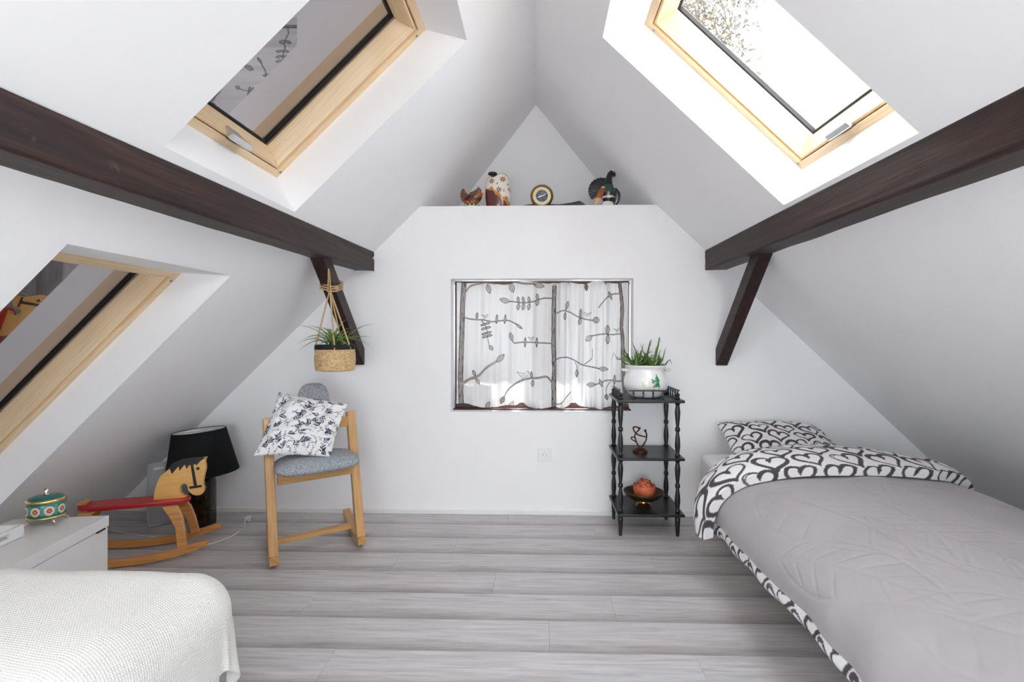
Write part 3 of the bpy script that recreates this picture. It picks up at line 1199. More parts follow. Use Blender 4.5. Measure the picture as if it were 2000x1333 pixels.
def curtain(label, x0, x1, seed, amp):
    nx, nz_ = int((x1 - x0) / 0.0023), 360
    u = np.linspace(0, 1, nx)[None, :]
    v = np.linspace(0, 1, nz_)[:, None]
    X = x0 + (x1 - x0) * u + 0 * v
    # the cloth sags between its clips and curls at the hem
    top = 1.490 + 0.006 * np.sin(u * 9 + seed) - 0.013 * np.abs(np.sin(u * math.pi * 2.6 + seed * .7)) ** 2
    bot = 0.668 + 0.010 * np.sin(u * 11 + seed * 2) + 0.020 * np.clip(np.sin(u * 5.5 + seed), 0, 1) ** 3
    # hem lifted in two places, the left gap added to let sun under
    bot = bot + 0.034 * np.exp(-((X[:1] + 0.115) / 0.030) ** 2) + 0.030 * np.exp(-((X[:1] - 0.215) / 0.028) ** 2)
    Z = top + (bot - top) * v
    ph = 0.8 * np.sin(v * 2 + seed)
    Yy = CY + amp * (0.010 * np.sin(u * 26 + ph + seed) + 0.007 * np.sin(u * 47 + seed * 3 + v) + 0.004 * np.sin(u * 83 + v * 3))
    Yy = Yy - 0.012 * np.clip((v - 0.93) / 0.07, 0, 1) * np.sin(u * 30 + seed)
    P = np.stack([X, Yy, Z], -1)
    uv = np.stack([X.ravel(), Z.ravel()], 1)
    ink = Ink(uv, (0.73, 0.725, 0.725))
    draw_curtain(ink)
    return tag(sheet('curtain', P, 'print_curtain', None, ink.c, uv), label, 'curtain', 'window curtains')


curtain('wide white cafe curtain printed with grey branches, nearer the rocking chair', -0.548, 0.107, 1.0, 0.8)
curtain('gathered white cafe curtain printed with grey branches, beside the black shelf stand', 0.109, 0.578, 2.3, 1.25)
tag(MB().tube([(WX0 + 0.002, CY + 0.024, 1.480), (WX1 - 0.002, CY + 0.024, 1.480)], 0.004, 8).build('curtain_rod', 'brown_window', smooth=60), 'thin brown rod holding the curtains inside the window niche', 'curtain rod')

# ------------------------------------------------------------------ wall socket
t = thing('wall_socket', 'white square power socket on the gable wall', 'socket', (0.031, YW, 0.384))
MB().box((0.031, YW - 0.006, 0.384), (0.085, 0.012, 0.085)).build('cover_plate', 'white_plastic', t, bevel=0.003)
mb = MB()
mb.lathe([(0.021, 0.0), (0.0215, 0.006), (0.019, 0.006), (0.018, 0.001), (0.0, 0.001)], (0.031, YW - 0.012, 0.384), 24, rot=np.array([[1, 0, 0], [0, 0, -1], [0, 1, 0]], float))
mb.build('socket_cup', 'white_plastic', t, smooth=40)
for dx in (-0.0095, 0.0095):
    MB().tube([(0.031 + dx, YW - 0.0140, 0.384), (0.031 + dx, YW - 0.006, 0.384)], 0.0028, 8).build('pin_hole', 'dark_hole', t)
MB().tube([(0.031, YW - 0.0140, 0.399), (0.031, YW - 0.006, 0.399)], 0.0025, 8).build('earth_clip', 'screw_steel', t)

# ------------------------------------------------------------------ black shelf stand
SX0, SX1, SY0, SY1 = 0.459, 0.781, 2.925, 3.188
t = thing('shelf_stand', 'black turned-post shelf stand with three shelves beside the bed', 'shelf', ((SX0 + SX1) / 2, (SY0 + SY1) / 2, 0))
BZ = (0.136, 0.451, 0.775)
for z in BZ:
    x0, x1, y0, y1 = SX0 - 0.024, SX1 + 0.046, SY0 - 0.045, SY1 + 0.040
    x0, x1 = 0.434, 0.812
    MB().box(((x0 + x1) / 2, (y0 + y1) / 2, z - 0.008), (x1 - x0, y1 - y0, 0.016)).build('shelf_board', 'black_lacquer', t, bevel=0.005)


def spindle(h):
    """turned segment of height h"""
    k = [(0.0, 0.011), (0.03, 0.016), (0.06, 0.010), (0.09, 0.0115), (0.20, 0.0155), (0.33, 0.0135), (0.42, 0.0095), (0.455, 0.0085), (0.47, 0.0135), (0.50, 0.0145), (0.53, 0.0135), (0.545, 0.0085),
         (0.58, 0.0095), (0.68, 0.0130), (0.82, 0.0160), (0.91, 0.0120), (0.94, 0.0100), (0.97, 0.0160), (1.0, 0.011)]
    return [(r, z * h) for z, r in k]


for x in (SX0, SX1):
    for yy in (SY0, SY1):
        pr = [(0.0085, 0.0), (0.0095, 0.01), (0.0145, 0.085), (0.0150, 0.10), (0.010, 0.108), (0.016, 0.115), (0.012, 0.120)]
        for a, b2 in ((BZ[0], BZ[1] - 0.016), (BZ[1], BZ[2] - 0.016)):
            pr += [(r, a + z) for r, z in spindle(b2 - a)]
        pr += [(0.012, BZ[2]), (0.015, BZ[2] + 0.008), (0.010, BZ[2] + 0.016), (0.014, BZ[2] + 0.026), (0.008, BZ[2] + 0.036), (0.0, BZ[2] + 0.040)]
        MB().lathe(pr, (x, yy, 0), 16).build('post', 'black_lacquer', t, smooth=50)


def rail(a, b2, n):
    a, b2 = V(*a), V(*b2)
    r_ = MB().bar(a, b2, 0.012, 0.008).build('gallery_rail', 'black_lacquer', t, bevel=0.002)
    for i in range(n):
        p = a + (b2 - a) * ((i + 0.5) / n)
        MB().lathe([(0.004, BZ[2] - p[2]), (0.0055, -0.035), (0.0035, -0.028), (0.0055, -0.016), (0.004, -0.003)], p, 8).build('baluster', 'black_lacquer', r_, smooth=60)


RZ = BZ[2] + 0.050
rail((SX0 + 0.045, SY0 - 0.008, RZ), (SX1 - 0.055, SY0 - 0.008, RZ), 4)
rail((SX0 - 0.004, SY0 + 0.0, RZ), (SX0 - 0.004, SY1 - 0.01, RZ), 5)
rail((SX1 + 0.006, SY0 + 0.0, RZ), (SX1 + 0.006, SY1 - 0.01, RZ), 5)

# white pot with aloe
PC = V(0.628, 3.055, BZ[2])
t = thing('potted_aloe', 'white round ceramic pot with green sprig motif holding spiky aloe', 'plant', tuple(PC))
prof = spline([(0.070, 0.0), (0.095, 0.008), (0.122, 0.050), (0.129, 0.085), (0.124, 0.120), (0.110, 0.150), (0.106, 0.165), (0.114, 0.180), (0.115, 0.188), (0.105, 0.188), (0.100, 0.170)], 60)
nA = 220
ang = np.linspace(0, 2 * math.pi, nA, endpoint=False)
P = np.zeros((len(prof), nA, 3))
P[..., 0] = PC[0] + prof[:, 0, None] * np.cos(ang)
P[..., 1] = PC[1] + prof[:, 0, None] * np.sin(ang)
P[..., 2] = PC[2] + prof[:, 1, None] + 0 * ang
uv = np.stack([np.tile((ang + math.pi / 2) % (2 * math.pi), (len(prof), 1)).ravel() * 0.125, np.repeat(prof[:, 1], nA)], 1)
uv[:, 0] = np.where(uv[:, 0] > math.pi * 0.125, uv[:, 0] - 2 * math.pi * 0.125, uv[:, 0])   # 0 = front
ink = Ink(uv, (0.80, 0.79, 0.785))
gg = random.Random(3)
for i in range(16):
    a = gg.uniform(60, 300)
    L = gg.uniform(.012, .028)
    c = np.array((0.048, 0.092)) + L * .8 * np.array([math.cos(R(a)), math.sin(R(a))])
    ink.leaf(c, R(a), L, 0.0055, (0.03, 0.22, 0.09), gg.choice([(0.02, 0.20, 0.08), (0.08, 0.33, 0.14), (0.16, 0.40, 0.20)]))
for i in range(34):
    c = (gg.uniform(-0.05, 0.03), gg.uniform(0.05, 0.10))
    ink.leaf(c, gg.uniform(0, 3), 0.0055, 0.004, (0.62, 0.60, 0.42), (0.66, 0.63, 0.48))
sheet('pot', P, 'glaze', t, ink.c, uv, wrap=True)
for s in (-1, 1):
    mb = MB()
    mb.tube(spline([PC + V(s * 0.108, -0.028, 0.158), PC + V(s * 0.134, -0.018, 0.160), PC + V(s * 0.138, 0, 0.160), PC + V(s * 0.134, 0.018, 0.160), PC + V(s * 0.108, 0.028, 0.158)], 14), 0.008, 8)
    mb.build('ear_handle', 'porcelain_white', t, smooth=80)
MB().lathe([(0.0, 0.166), (0.103, 0.166)], PC, 24, cap=False).build('soil', 'soil', t)
gg = random.Random(14)
for cx, cy in ((-0.062, -0.012), (-0.02, 0.03), (0.03, -0.02), (0.068, 0.012), (-0.05, 0.04)):
    for i in range(9):
        az = gg.uniform(0, 6.28)
        el = gg.uniform(0.15, 1.35)
        L = gg.uniform(0.08, 0.185)
        az = gg.choice([gg.gauss(0, .7), gg.gauss(math.pi, .7), az])
        if math.sin(az) > 0.5:
            L *= 0.75
        d = V(math.cos(az) * math.cos(el), math.sin(az) * math.cos(el), math.sin(el))
        b0 = PC + V(cx, cy, 0.168)
        pts = [b0 + d * L * s + V(0, 0, 0.05 * L / .15 * s * s * gg.uniform(-.5, 1)) for s in np.linspace(0, 1, 8)]
        wd = [0.015, 0.017, 0.0165, 0.015, 0.0125, 0.009, 0.0055, 0.001]
        MB().tube(pts, [w * .66 for w in wd], 6, 0.45).build('leaf', 'aloe_leaf', t, smooth=70)

# wire sculpture on the middle shelf
SCX, SCY, SCZ = 0.590, 3.03, BZ[1]
t = thing('wire_sculpture', 'small dark red metal sculpture of two dancing wire figures', 'sculpture', (SCX, SCY, SCZ))
mb = MB().lathe([(0.044, 0.0), (0.044, 0.012), (0.036, 0.020), (0.018, 0.028), (0.0, 0.030)], (SCX, SCY, SCZ), 20)
mb.build('base', 'sculpture_iron', t, smooth=40)


def sp(pts):
    return [V(SCX + x * 0.001, SCY + yy * 0.001, SCZ + z * 0.001) for x, yy, z in pts]


for pts, r_ in (([(0, 0, 26), (-18, 0, 52), (-28, 0, 82), (-30, 0, 100), (-18, 4, 118), (-5, 0, 134), (-12, -8, 146), (-34, -6, 150), (-40, 0, 140), (-30, 0, 118), (-8, 4, 100), (22, 4, 92), (38, 0, 92)], 0.0042),
                ([(0, 0, 26), (20, 0, 46), (34, 2, 66), (40, 4, 92), (38, 0, 108), (32, 0, 122)], 0.0045),
                ([(-20, 0, 60), (-44, 6, 72), (-52, 2, 84), (-42, -4, 90), (-28, 0, 82)], 0.0036),
                ([(6, 6, 28), (24, 8, 44), (30, 6, 60)], 0.005)):
    MB().tube(spline(sp(pts), 40), r_, 7).build('wire_limb', 'sculpture_iron', t, smooth=80)
for q in ((-4, 0, 140), (31, 0, 126)):
    c = sp([q])[0]
    MB().lathe([(0.0, -0.009), (0.006, -0.006), (0.0085, 0.0), (0.006, 0.006), (0.0, 0.009)], c, 12).build('head', 'sculpture_iron', t, smooth=80)

# brass dish and candle on the bottom shelf
DC = V(0.612, 3.035, BZ[0])
t = thing('footed_dish', 'dark brass footed dish on the bottom shelf under the orange candle', 'dish', tuple(DC))
MB().lathe([(0.046, 0.0), (0.048, 0.004), (0.040, 0.012), (0.022, 0.018), (0.020, 0.028), (0.030, 0.034), (0.0, 0.036)], DC, 32).build('foot', 'brass', t, smooth=50)
MB().lathe(list(map(tuple, spline([(0.0, 0.034), (0.040, 0.034), (0.080, 0.046), (0.106, 0.066), (0.117, 0.084), (0.114, 0.086), (0.102, 0.070), (0.078, 0.051), (0.040, 0.039), (0.0, 0.039)], 40))), DC, 40).build('bowl', 'brass_dark', t, smooth=60)
cc = DC + V(0.004, 0, 0.0415)
t = thing('candle', 'chunky terracotta orange candle with ragged petals in the brass dish', 'candle', tuple(cc))
MB().lathe(list(map(tuple, spline([(0.034, 0.0), (0.048, 0.008), (0.062, 0.045), (0.064, 0.078), (0.060, 0.082), (0.052, 0.074), (0.0, 0.068)], 26))), cc, 28).build('cup', 'candle_wax', t, smooth=70)
gg = random.Random(4)
for i in range(16):
    a = i * 2.4
    r0 = 0.012 + 0.0026 * i
    b0 = cc + V(r0 * math.cos(a), r0 * math.sin(a), 0.068)
    top = b0 + V(0.004 * math.cos(a), 0.004 * math.sin(a), 0.050 - 0.0021 * i + gg.uniform(-.006, .006))
    pts = [b0, (b0 + top) / 2 + V(0.004 * math.cos(a), 0.004 * math.sin(a), 0), top]
    MB().tube(pts, [0.012, 0.016, 0.010], 8, 0.4, up=(math.cos(a), math.sin(a), 0.2)).build('petal', 'candle_wax', t, smooth=50)

# ------------------------------------------------------------------ hanging basket
HB = V(-1.122, 2.78, 0.944)
t = thing('hanging_basket', 'seagrass basket with black rim hanging by rope from the beam brace, holding a spider plant', 'plant', tuple(HB))
pr = []
for i in range(27):
    z = i / 26 * 0.118
    pr.append((0.100 + 0.006 * math.sin(i / 26 * 3.1) + 0.0028 * abs(math.sin(i * math.pi / 3.2)), z + 0.004))
MB().lathe([(0.0, 0.0), (0.085, 0.0), (0.097, 0.003)] + pr + [(0.098, 0.120), (0.095, 0.06), (0.0, 0.05)], HB, 48).build('basket', 'seagrass', t, smooth=60)
MB().lathe([(0.1055, 0.118), (0.1065, 0.130), (0.1055, 0.143), (0.098, 0.144), (0.097, 0.118)], HB, 40, cap=False).build('rim_band', 'black_felt', t, smooth=60)
MB().lathe([(0.0, 0.122), (0.098, 0.122)], HB, 24, cap=False).build('soil', 'soil', t)
knot = V(-1.140, 2.752, 1.388)
for a in (200, 290, 340, 90):
    e = HB + V(0.103 * math.cos(R(a)), 0.103 * math.sin(R(a)), 0.128)
    MB().tube([e - V(0, 0, 0.02), e, e + (knot - e) * .5, knot], 0.0042, 6).build('rope', 'rope', t, smooth=80)
for dx in (-0.010, 0.006):
    MB().tube([knot + V(dx, -0.004, -0.012), knot + V(dx * 0.6 + 0.014, -0.040, 0.045), V(-1.104, 2.650, 1.486)], 0.0042, 6).build('rope', 'rope', t, smooth=80)
for dz in (-0.013, 0.0, 0.013):     # windings round the brace
    q = 1.0
    loop = [V(-1.197, 2.755, 1.408 + dz), V(-1.156, 2.748, 1.398 + dz), V(-1.113, 2.760, 1.392 + dz), V(-1.112, 2.860, 1.420 + dz), V(-1.155, 2.892, 1.440 + dz), V(-1.198, 2.862, 1.438 + dz), V(-1.197, 2.755, 1.408 + dz)]
    MB().tube(spline(loop, 36), 0.0045, 6).build('rope_winding', 'rope', t, smooth=80)
MB().lathe([(0.0, -0.012), (0.011, -0.008), (0.014, 0.0), (0.011, 0.008), (0.0, 0.012)], V(-1.104, 2.752, 1.395), 10).build('knot', 'rope', t, smooth=80)
gg = random.Random(21)
for i in range(40):
    az = gg.uniform(0, 6.28) if i > 16 else gg.choice([gg.gauss(3.3, .45), gg.gauss(-.1, .4)])
    L = gg.uniform(0.12, 0.27)
    el = gg.uniform(0.85, 1.5)
    droop = gg.uniform(0.35, 1.0)
    b0 = HB + V(gg.uniform(-.03, .03), gg.uniform(-.03, .03), 0.122)
    pts = []
    for s in np.linspace(0, 1, 11):
        rr = L * (math.cos(el) * s + 0.35 * s * s)
        zz = L * (math.sin(el) * s - droop * 0.85 * s ** 2.2)
        pts.append(b0 + V(rr * math.cos(az), rr * math.sin(az), zz))
    w = gg.uniform(.011, .018)
    wd = [w * x for x in (.7, .9, 1, 1, 1, .95, .85, .7, .5, .3, .05)]
    MB().blade(pts, wd, (-math.sin(az), math.cos(az), 0)).build('leaf', 'spider_leaf', t, smooth=60)

# ------------------------------------------------------------------ rocking chair
TH = R(32)
CO = V(-1.134, 2.602, 0)
CR = rotz(TH)


CW = V(math.cos(R(38)), math.sin(R(38)), 0)
CD = V(-math.sin(R(30)), math.cos(R(30)), 0)


def ch(x, yy, z):
    return CO + CW * x + CD * yy + V(0, 0, z)


t = thing('rocking_chair', 'low birch rocking chair with grey upholstered seat and back pad by the gable wall', 'chair', tuple(CO))
HW = 0.214
for s in (-1, 1):
    n = 16
    top, bot = [], []
    for i in range(n + 1):
        yy = -0.045 + i / n * 0.50
        zb = 0.42 * (yy - 0.19) ** 2 + 0.001
        bot.append((yy, zb))
        top.append((yy, zb + 0.040))
    poly = bot + top[::-1]
    MB().prism(poly, lambda a, b2, tt: ch(tt, a, b2), s * HW - 0.021, s * HW + 0.021).build('rocker', 'birch', t, bevel=0.004)
    a, b2 = ch(s * HW, 0.005, 0.050), ch(s * HW - 0.022, 0.195, 0.705)
    MB().bar(a, b2, 0.044, 0.050, up=tuple(CR @ V(0, -1, 0))).build('post', 'birch', t, bevel=0.004)
MB().bar(ch(-HW + .02, 0.085, 0.405), ch(HW - .02, 0.085, 0.405), 0.022, 0.052).build('seat_rail', 'birch', t, bevel=0.003)
MB().bar(ch(-HW + .0, 0.170, 0.655), ch(HW - .04, 0.170, 0.655), 0.022, 0.055).build('back_rail', 'birch', t, bevel=0.003)
MB().bar(ch(-HW + .015, 0.075, 0.098), ch(HW - .015, 0.075, 0.098), 0.048, 0.022).build('stretcher', 'birch', t, bevel=0.003)
for s in (-1, 1):
    MB().bar(ch(s * 0.11, 0.07, 0.432), ch(s * 0.11, 0.27, 0.436), 0.035, 0.014).build('seat_bearer', 'birch', t, bevel=0.003)


def pad(name, mat, parent, cx, sx, cy, sy, z0, th, fn, p=4.0, dome=0.35):
    """upholstered pad: rounded-rectangle outline, domed top; fn maps local to world"""
    n, m_ = 22, 56
    a = np.linspace(0, 2 * math.pi, m_, endpoint=False)
    ex = np.sign(np.cos(a)) * np.abs(np.cos(a)) ** (2 / p)
    ey = np.sign(np.sin(a)) * np.abs(np.sin(a)) ** (2 / p)
    prof = []
    for k in range(n):
        u = k / (n - 1) * math.pi
        r_ = max(1e-4, math.sin(u)) ** 0.35
        z = (1 - math.cos(u)) / 2
        prof.append((r_, z))
    P = np.zeros((n, m_, 3))
    for k, (r_, z) in enumerate(prof):
        for i in range(m_):
            zz = z0 + th * z + (dome * th * (1 - r_ * r_) if z > .5 else 0)
            P[k, i] = fn(cx + sx * ex[i] * r_, cy + sy * ey[i] * r_, zz)
    return sheet(name, P, mat, parent, uv=None, wrap=True)


pad('seat', 'upholstery', t, 0.0, 0.212, 0.075, 0.165, 0.438, 0.062, ch)
ln = math.atan2(0.16, 0.655)


def backfn(x, yy, z):   # pad stands up, leaning back with the posts
    h = yy
    return ch(x, 0.190 + (h - 0.62) * 0.30 + z, h)


pad('back_pad', 'upholstery', t, 0.0, 0.088, 0.705, 0.165, -0.005, 0.05, backfn, 3.2, 0.2)

# cushion with navy sprigs
NAVY = (0.028, 0.030, 0.070)


def pillow(c00, c10, c01, c11, thick, n, sag=0.05, wr=0.004, seed=1, side=0.75):
    """inflated pillow over four corners (bottom-left, bottom-right, top-left, top-right); returns front and back grids and uv"""
    c00, c10, c01, c11 = V(*c00), V(*c10), V(*c01), V(*c11)
    u = np.linspace(-1, 1, n)
    uu, vv = np.meshgrid(u, u)
    us = uu * (1 - sag * (1 - vv ** 2))
    vs_ = vv * (1 - sag * (1 - uu ** 2))
    a, b2 = (us + 1) / 2, (vs_ + 1) / 2
    B = ((1 - a) * (1 - b2))[..., None] * c00 + (a * (1 - b2))[..., None] * c10 + ((1 - a) * b2)[..., None] * c01 + (a * b2)[..., None] * c11
    nrm = np.cross(c10 - c00, c01 - c00) + np.cross(c11 - c01, c11 - c10)
    nrm /= np.linalg.norm(nrm)
    h = thick * (np.clip(1 - np.abs(uu) ** 2.6, 0, 1) * np.clip(1 - np.abs(vv) ** 2.6, 0, 1)) ** 0.55
    w_ = wob(uu * 3, vv * 3, seed, 2.0) * wr * 3 * (h > 0) + wob(uu * 9, vv * 9, seed + 1, 1.6) * wr
    env = np.clip(h / (thick * .5), 0, 1)
    F = B + nrm * (h + w_ * env)[..., None]
    K = B - nrm * (h * side)[..., None]
    L1, L2 = np.linalg.norm(c10 - c00), np.linalg.norm(c01 - c00)
    uv = np.stack([(uu * L1 / 2).ravel(), (vv * L2 / 2).ravel()], 1)
    return F, K, uv


F, K, uv = pillow((-1.392, 2.455, 0.553), (-1.080, 2.615, 0.510), (-1.405, 2.72, 0.832), (-1.060, 2.80, 0.758), 0.062, 250, 0.045, 0.0065, 4)
uvs = np.concatenate([uv, uv + [3.0, 0]])
ink = Ink(uvs, (0.78, 0.77, 0.765))
gg = random.Random(9)
spots = []
while len(spots) < 190:
    c = np.array([gg.uniform(-.2, .2), gg.uniform(-.2, .2)])
    if all(np.linalg.norm(c - q_) > 0.0185 for q_ in spots):
        spots.append(c)
for k, c in enumerate(spots):
    for off in (0.0, 3.0):
        cc2 = c + [off, 0]
        a0 = gg.gauss(0.9, 0.9) if k % 2 else gg.gauss(2.4, 0.9)
        big = k % 3 == 0
        tip = cc2 + 0.026 * np.array([math.cos(a0), math.sin(a0)])
        ink.seg(cc2 - (tip - cc2) * .5, tip, 0.0012, (0.09, 0.09, 0.12))
        for j in range(5 if big else 3):
            sd = 1 if j % 2 else -1
            a = a0 + sd * gg.uniform(0.45, 0.95)
            L = gg.uniform(.009, .014) if big else gg.uniform(.004, .007)
            p = cc2 + (tip - cc2) * (j // 2) * 0.42 + L * np.array([math.cos(a), math.sin(a)])
            fc_ = NAVY if gg.random() < .8 else (0.10, 0.11, 0.17)
            ink.leaf(p, a, L, L * .26, fc_, fc_)
        ink.leaf(tip, a0, 0.006, 0.0018, NAVY, NAVY)
tag(sheet('cushion', [F, K[:, ::-1]], 'print_cotton', None, np.concatenate([ink.c[:len(uv)], ink.c[len(uv):].reshape(250, 250, 3)[:, ::-1].reshape(-1, 3)]), uvs),
    'white cushion with navy blue leaf sprigs leaning in the rocking chair', 'cushion')

# ------------------------------------------------------------------ rocking horse
HA = R(18)
HO = V(-1.745, 2.69, 0)
HE, HLt = V(math.cos(HA), math.sin(HA), 0), V(-math.sin(HA), math.cos(HA), 0)


def ho(s, lat, z):
    return HO + HE * s + HLt * lat + V(0, 0, z)


t = thing('rocking_horse', 'wooden toy rocking horse with red seat and black painted mane beside the white chest', 'rocking horse', tuple(HO))
for lat in (-0.125, 0.125):
    n = 22
    bot = []
    for i in range(n + 1):
        s = -0.72 + 0.725 * i / n
        bot.append((s, 0.004 + 0.50 * max(0, abs(s + 0.36) - 0.02) ** 2))
    top = [(s, z + 0.036 - (0.010 if i in (0, n) else 0)) for i, (s, z) in enumerate(bot)]
    MB().prism(bot + top[::-1], lambda a, b2, tt: ho(a, tt, b2), lat - 0.013, lat + 0.013).build('rocker', 'toy_wood', t, bevel=0.003)
leg = [(-0.215, 0.262), (-0.149, 0.262), (-0.124, 0.216), (-0.108, 0.156), (-0.093, 0.062), (-0.133, 0.052), (-0.149, 0.155), (-0.18, 0.21)]
for s0, s1 in ((1, 0.0), (-1, -0.72)):
    for lt in (-1, 1):
        poly = [(s0 * a + s1, b2) for a, b2 in leg]
        if s0 < 0:
            poly = poly[::-1]

        def fn(a, b2, tt, lt=lt):
            return ho(a, lt * (0.095 - 0.045 * (b2 - 0.05) / 0.22 * 1.0) + tt * lt, b2)
        MB().prism(poly, fn, -0.004 + 0.0, 0.018).build('leg', 'toy_wood', t, bevel=0.003)
# seat board
pts = []
for i in range(40):
    a = i / 40 * 2 * math.pi
    pts.append((-0.352 + 0.245 * math.copysign(abs(math.cos(a)) ** 0.8, math.cos(a)), 0.066 * math.copysign(abs(math.sin(a)) ** 0.7, math.sin(a)) * (1 - 0.12 * math.cos(a))))
MB().prism(pts, lambda a, b2, tt: ho(a, b2, tt + 0.264), 0.0, 0.024).build('seat', 'red_paint', t, bevel=0.007, seg=3)
MB().prism([(-0.60, 0.290), (-0.555, 0.290), (-0.553, 0.303), (-0.575, 0.309), (-0.597, 0.302)], lambda a, b2, tt: ho(a, tt, b2 - 0.002), -0.03, 0.03).build('tail_block', 'toy_wood', t, bevel=0.004)
headp = [(-0.27, 0.284), (-0.268, 0.317), (-0.257, 0.364), (-0.237, 0.41), (-0.203, 0.441), (-0.187, 0.464), (-0.145, 0.482), (-0.097, 0.488), (-0.065, 0.486), (-0.031, 0.49), (-0.037, 0.469), (-0.034, 0.447), (-0.034, 0.425),
         (-0.043, 0.383), (-0.046, 0.347), (-0.041, 0.322), (-0.049, 0.298), (-0.073, 0.292), (-0.094, 0.300), (-0.113, 0.322), (-0.116, 0.34), (-0.124, 0.356), (-0.14, 0.357), (-0.15, 0.343), (-0.151, 0.319), (-0.142, 0.300), (-0.118, 0.286)]
sm = spline(headp, 90)
hd = MB().prism([tuple(p) for p in sm], lambda a, b2, tt: ho(a, tt, b2), -0.016, 0.016).build('head', 'head_wood', t, bevel=0.003)
manep = [(-0.238, 0.41), (-0.205, 0.443), (-0.188, 0.466), (-0.145, 0.4835), (-0.097, 0.4895), (-0.065, 0.4875), (-0.031, 0.4905), (-0.057, 0.473), (-0.076, 0.45), (-0.079, 0.461), (-0.092, 0.453), (-0.108, 0.456), (-0.119, 0.435),
         (-0.129, 0.46), (-0.153, 0.428), (-0.156, 0.453), (-0.169, 0.438), (-0.187, 0.414), (-0.197, 0.443)]
MB().prism(manep, lambda a, b2, tt: ho(a, tt, b2), -0.0172, 0.0172).build('mane', 'black_paint', hd)
MB().prism([(-0.102, 0.455), (-0.089, 0.454), (-0.071, 0.341), (-0.086, 0.339)], lambda a, b2, tt: ho(a, tt, b2), -0.0170, 0.0170).build('bridle', 'black_paint', hd)
MB().prism([(-0.109, 0.343), (-0.051, 0.347), (-0.049, 0.336), (-0.105, 0.33)], lambda a, b2, tt: ho(a, tt, b2), -0.0174, 0.0174).build('mouth', 'black_paint', hd)
MB().prism([(-0.068 + 0.0085 * math.cos(i * .524), 0.435 + 0.0085 * math.sin(i * .524)) for i in range(12)], lambda a, b2, tt: ho(a, tt, b2), -0.0174, 0.0174).build('eye', 'black_paint', hd)

# ------------------------------------------------------------------ table lamp on the floor
LC = V(-2.010, 3.000, 0)
t = thing('table_lamp', 'table lamp with black drum shade and smoky glass base behind the rocking horse', 'lamp', tuple(LC))
bs = MB()
hw = 0.058
prof = [(hw, 0.0), (hw + .002, 0.02), (hw + .002, 0.26), (hw - .004, 0.305), (0.03, 0.335), (0.018, 0.345)]
P = np.zeros((len(prof), 40, 3))
for k, (r_, z) in enumerate(prof):
    for i in range(40):
        a = 2 * math.pi * i / 40 + R(8)
        q = 5.0 if z < .3 else 2.5
        rr = r_ / (abs(math.cos(a - R(8))) ** q + abs(math.sin(a - R(8))) ** q) ** (1 / q)
        P[k, i] = LC + V(rr * math.cos(a), rr * math.sin(a), z)
sheet('base', P, 'amber_glass', t, wrap=True)
MB().lathe([(0.018, 0.340), (0.018, 0.40), (0.012, 0.42), (0.0, 0.42)], LC, 16).build('bulb_holder', 'black_paint', t, smooth=40)
SH0 = V(LC[0], LC[1], 0)
TB = R(-5)
TLT = np.array([[math.cos(TB), 0, math.sin(TB)], [0, 1, 0], [-math.sin(TB), 0, math.cos(TB)]])
SHO = V(LC[0] + 0.03, LC[1], -0.02)
shd = MB().lathe([(0.192, 0.335), (0.140, 0.592)], SHO, 56, cap=False, rot=TLT).build('shade', 'shade_black', t, smooth=80)
MB().lathe([(0.1905, 0.336), (0.1385, 0.591)], SHO, 56, cap=False, rot=TLT).build('shade_lining', 'shade_lining', t, smooth=80)
MB().tube([SHO + TLT @ V(0.139 * math.cos(a), 0.139 * math.sin(a), 0.592) for a in np.linspace(0, 6.2832, 49)], 0.0022, 6, cap=False).build('shade_ring', 'shade_black', t, smooth=80)
MB().bar(SHO + TLT @ V(-0.138, 0, 0.585), SHO + TLT @ V(0.138, 0, 0.585), 0.004, 0.003).build('shade_carrier', 'metal', t)
# flex and plug
t = thing('power_cord', 'thin white lamp cord with plug lying on the floor behind the rocking horse', 'cord', (-2.0, 2.9, 0))
MB().tube(spline([(-2.55, 2.93, 0.004), (-2.35, 2.86, 0.004), (-2.1, 2.80, 0.004), (-1.86, 2.70, 0.004), (-1.755, 2.78, 0.004), (-1.74, 2.95, 0.004), (-1.80, 3.08, 0.012)], 60), 0.0035, 6).build('flex', 'cord_white', t, smooth=80)
mb = MB().lathe([(0.0, 0.0), (0.010, 0.002), (0.013, 0.012), (0.017, 0.03), (0.0, 0.03)], (-1.80, 3.08, 0.018), 14, rot=np.array([[0, 0, 1], [1, 0, 0], [0, 1, 0]], float))
mb.build('plug', 'white_plastic', t, smooth=50)
for dz in (-0.008, 0.008):
    MB().tube([(-1.770, 3.08 + dz, 0.018), (-1.752, 3.08 + dz, 0.018)], 0.0022, 6).build('pin', 'metal', t)

# ------------------------------------------------------------------ plastic storage box on end
t = thing('storage_box', 'frosted grey plastic storage box standing on end behind the rocking horse', 'box', (-2.17, 3.06, 0))
rt = rotz(R(52))
bc = V(-2.281, 3.075, 0)


def bb(x, yy, z):
    return bc + rt @ V(x, yy, z)


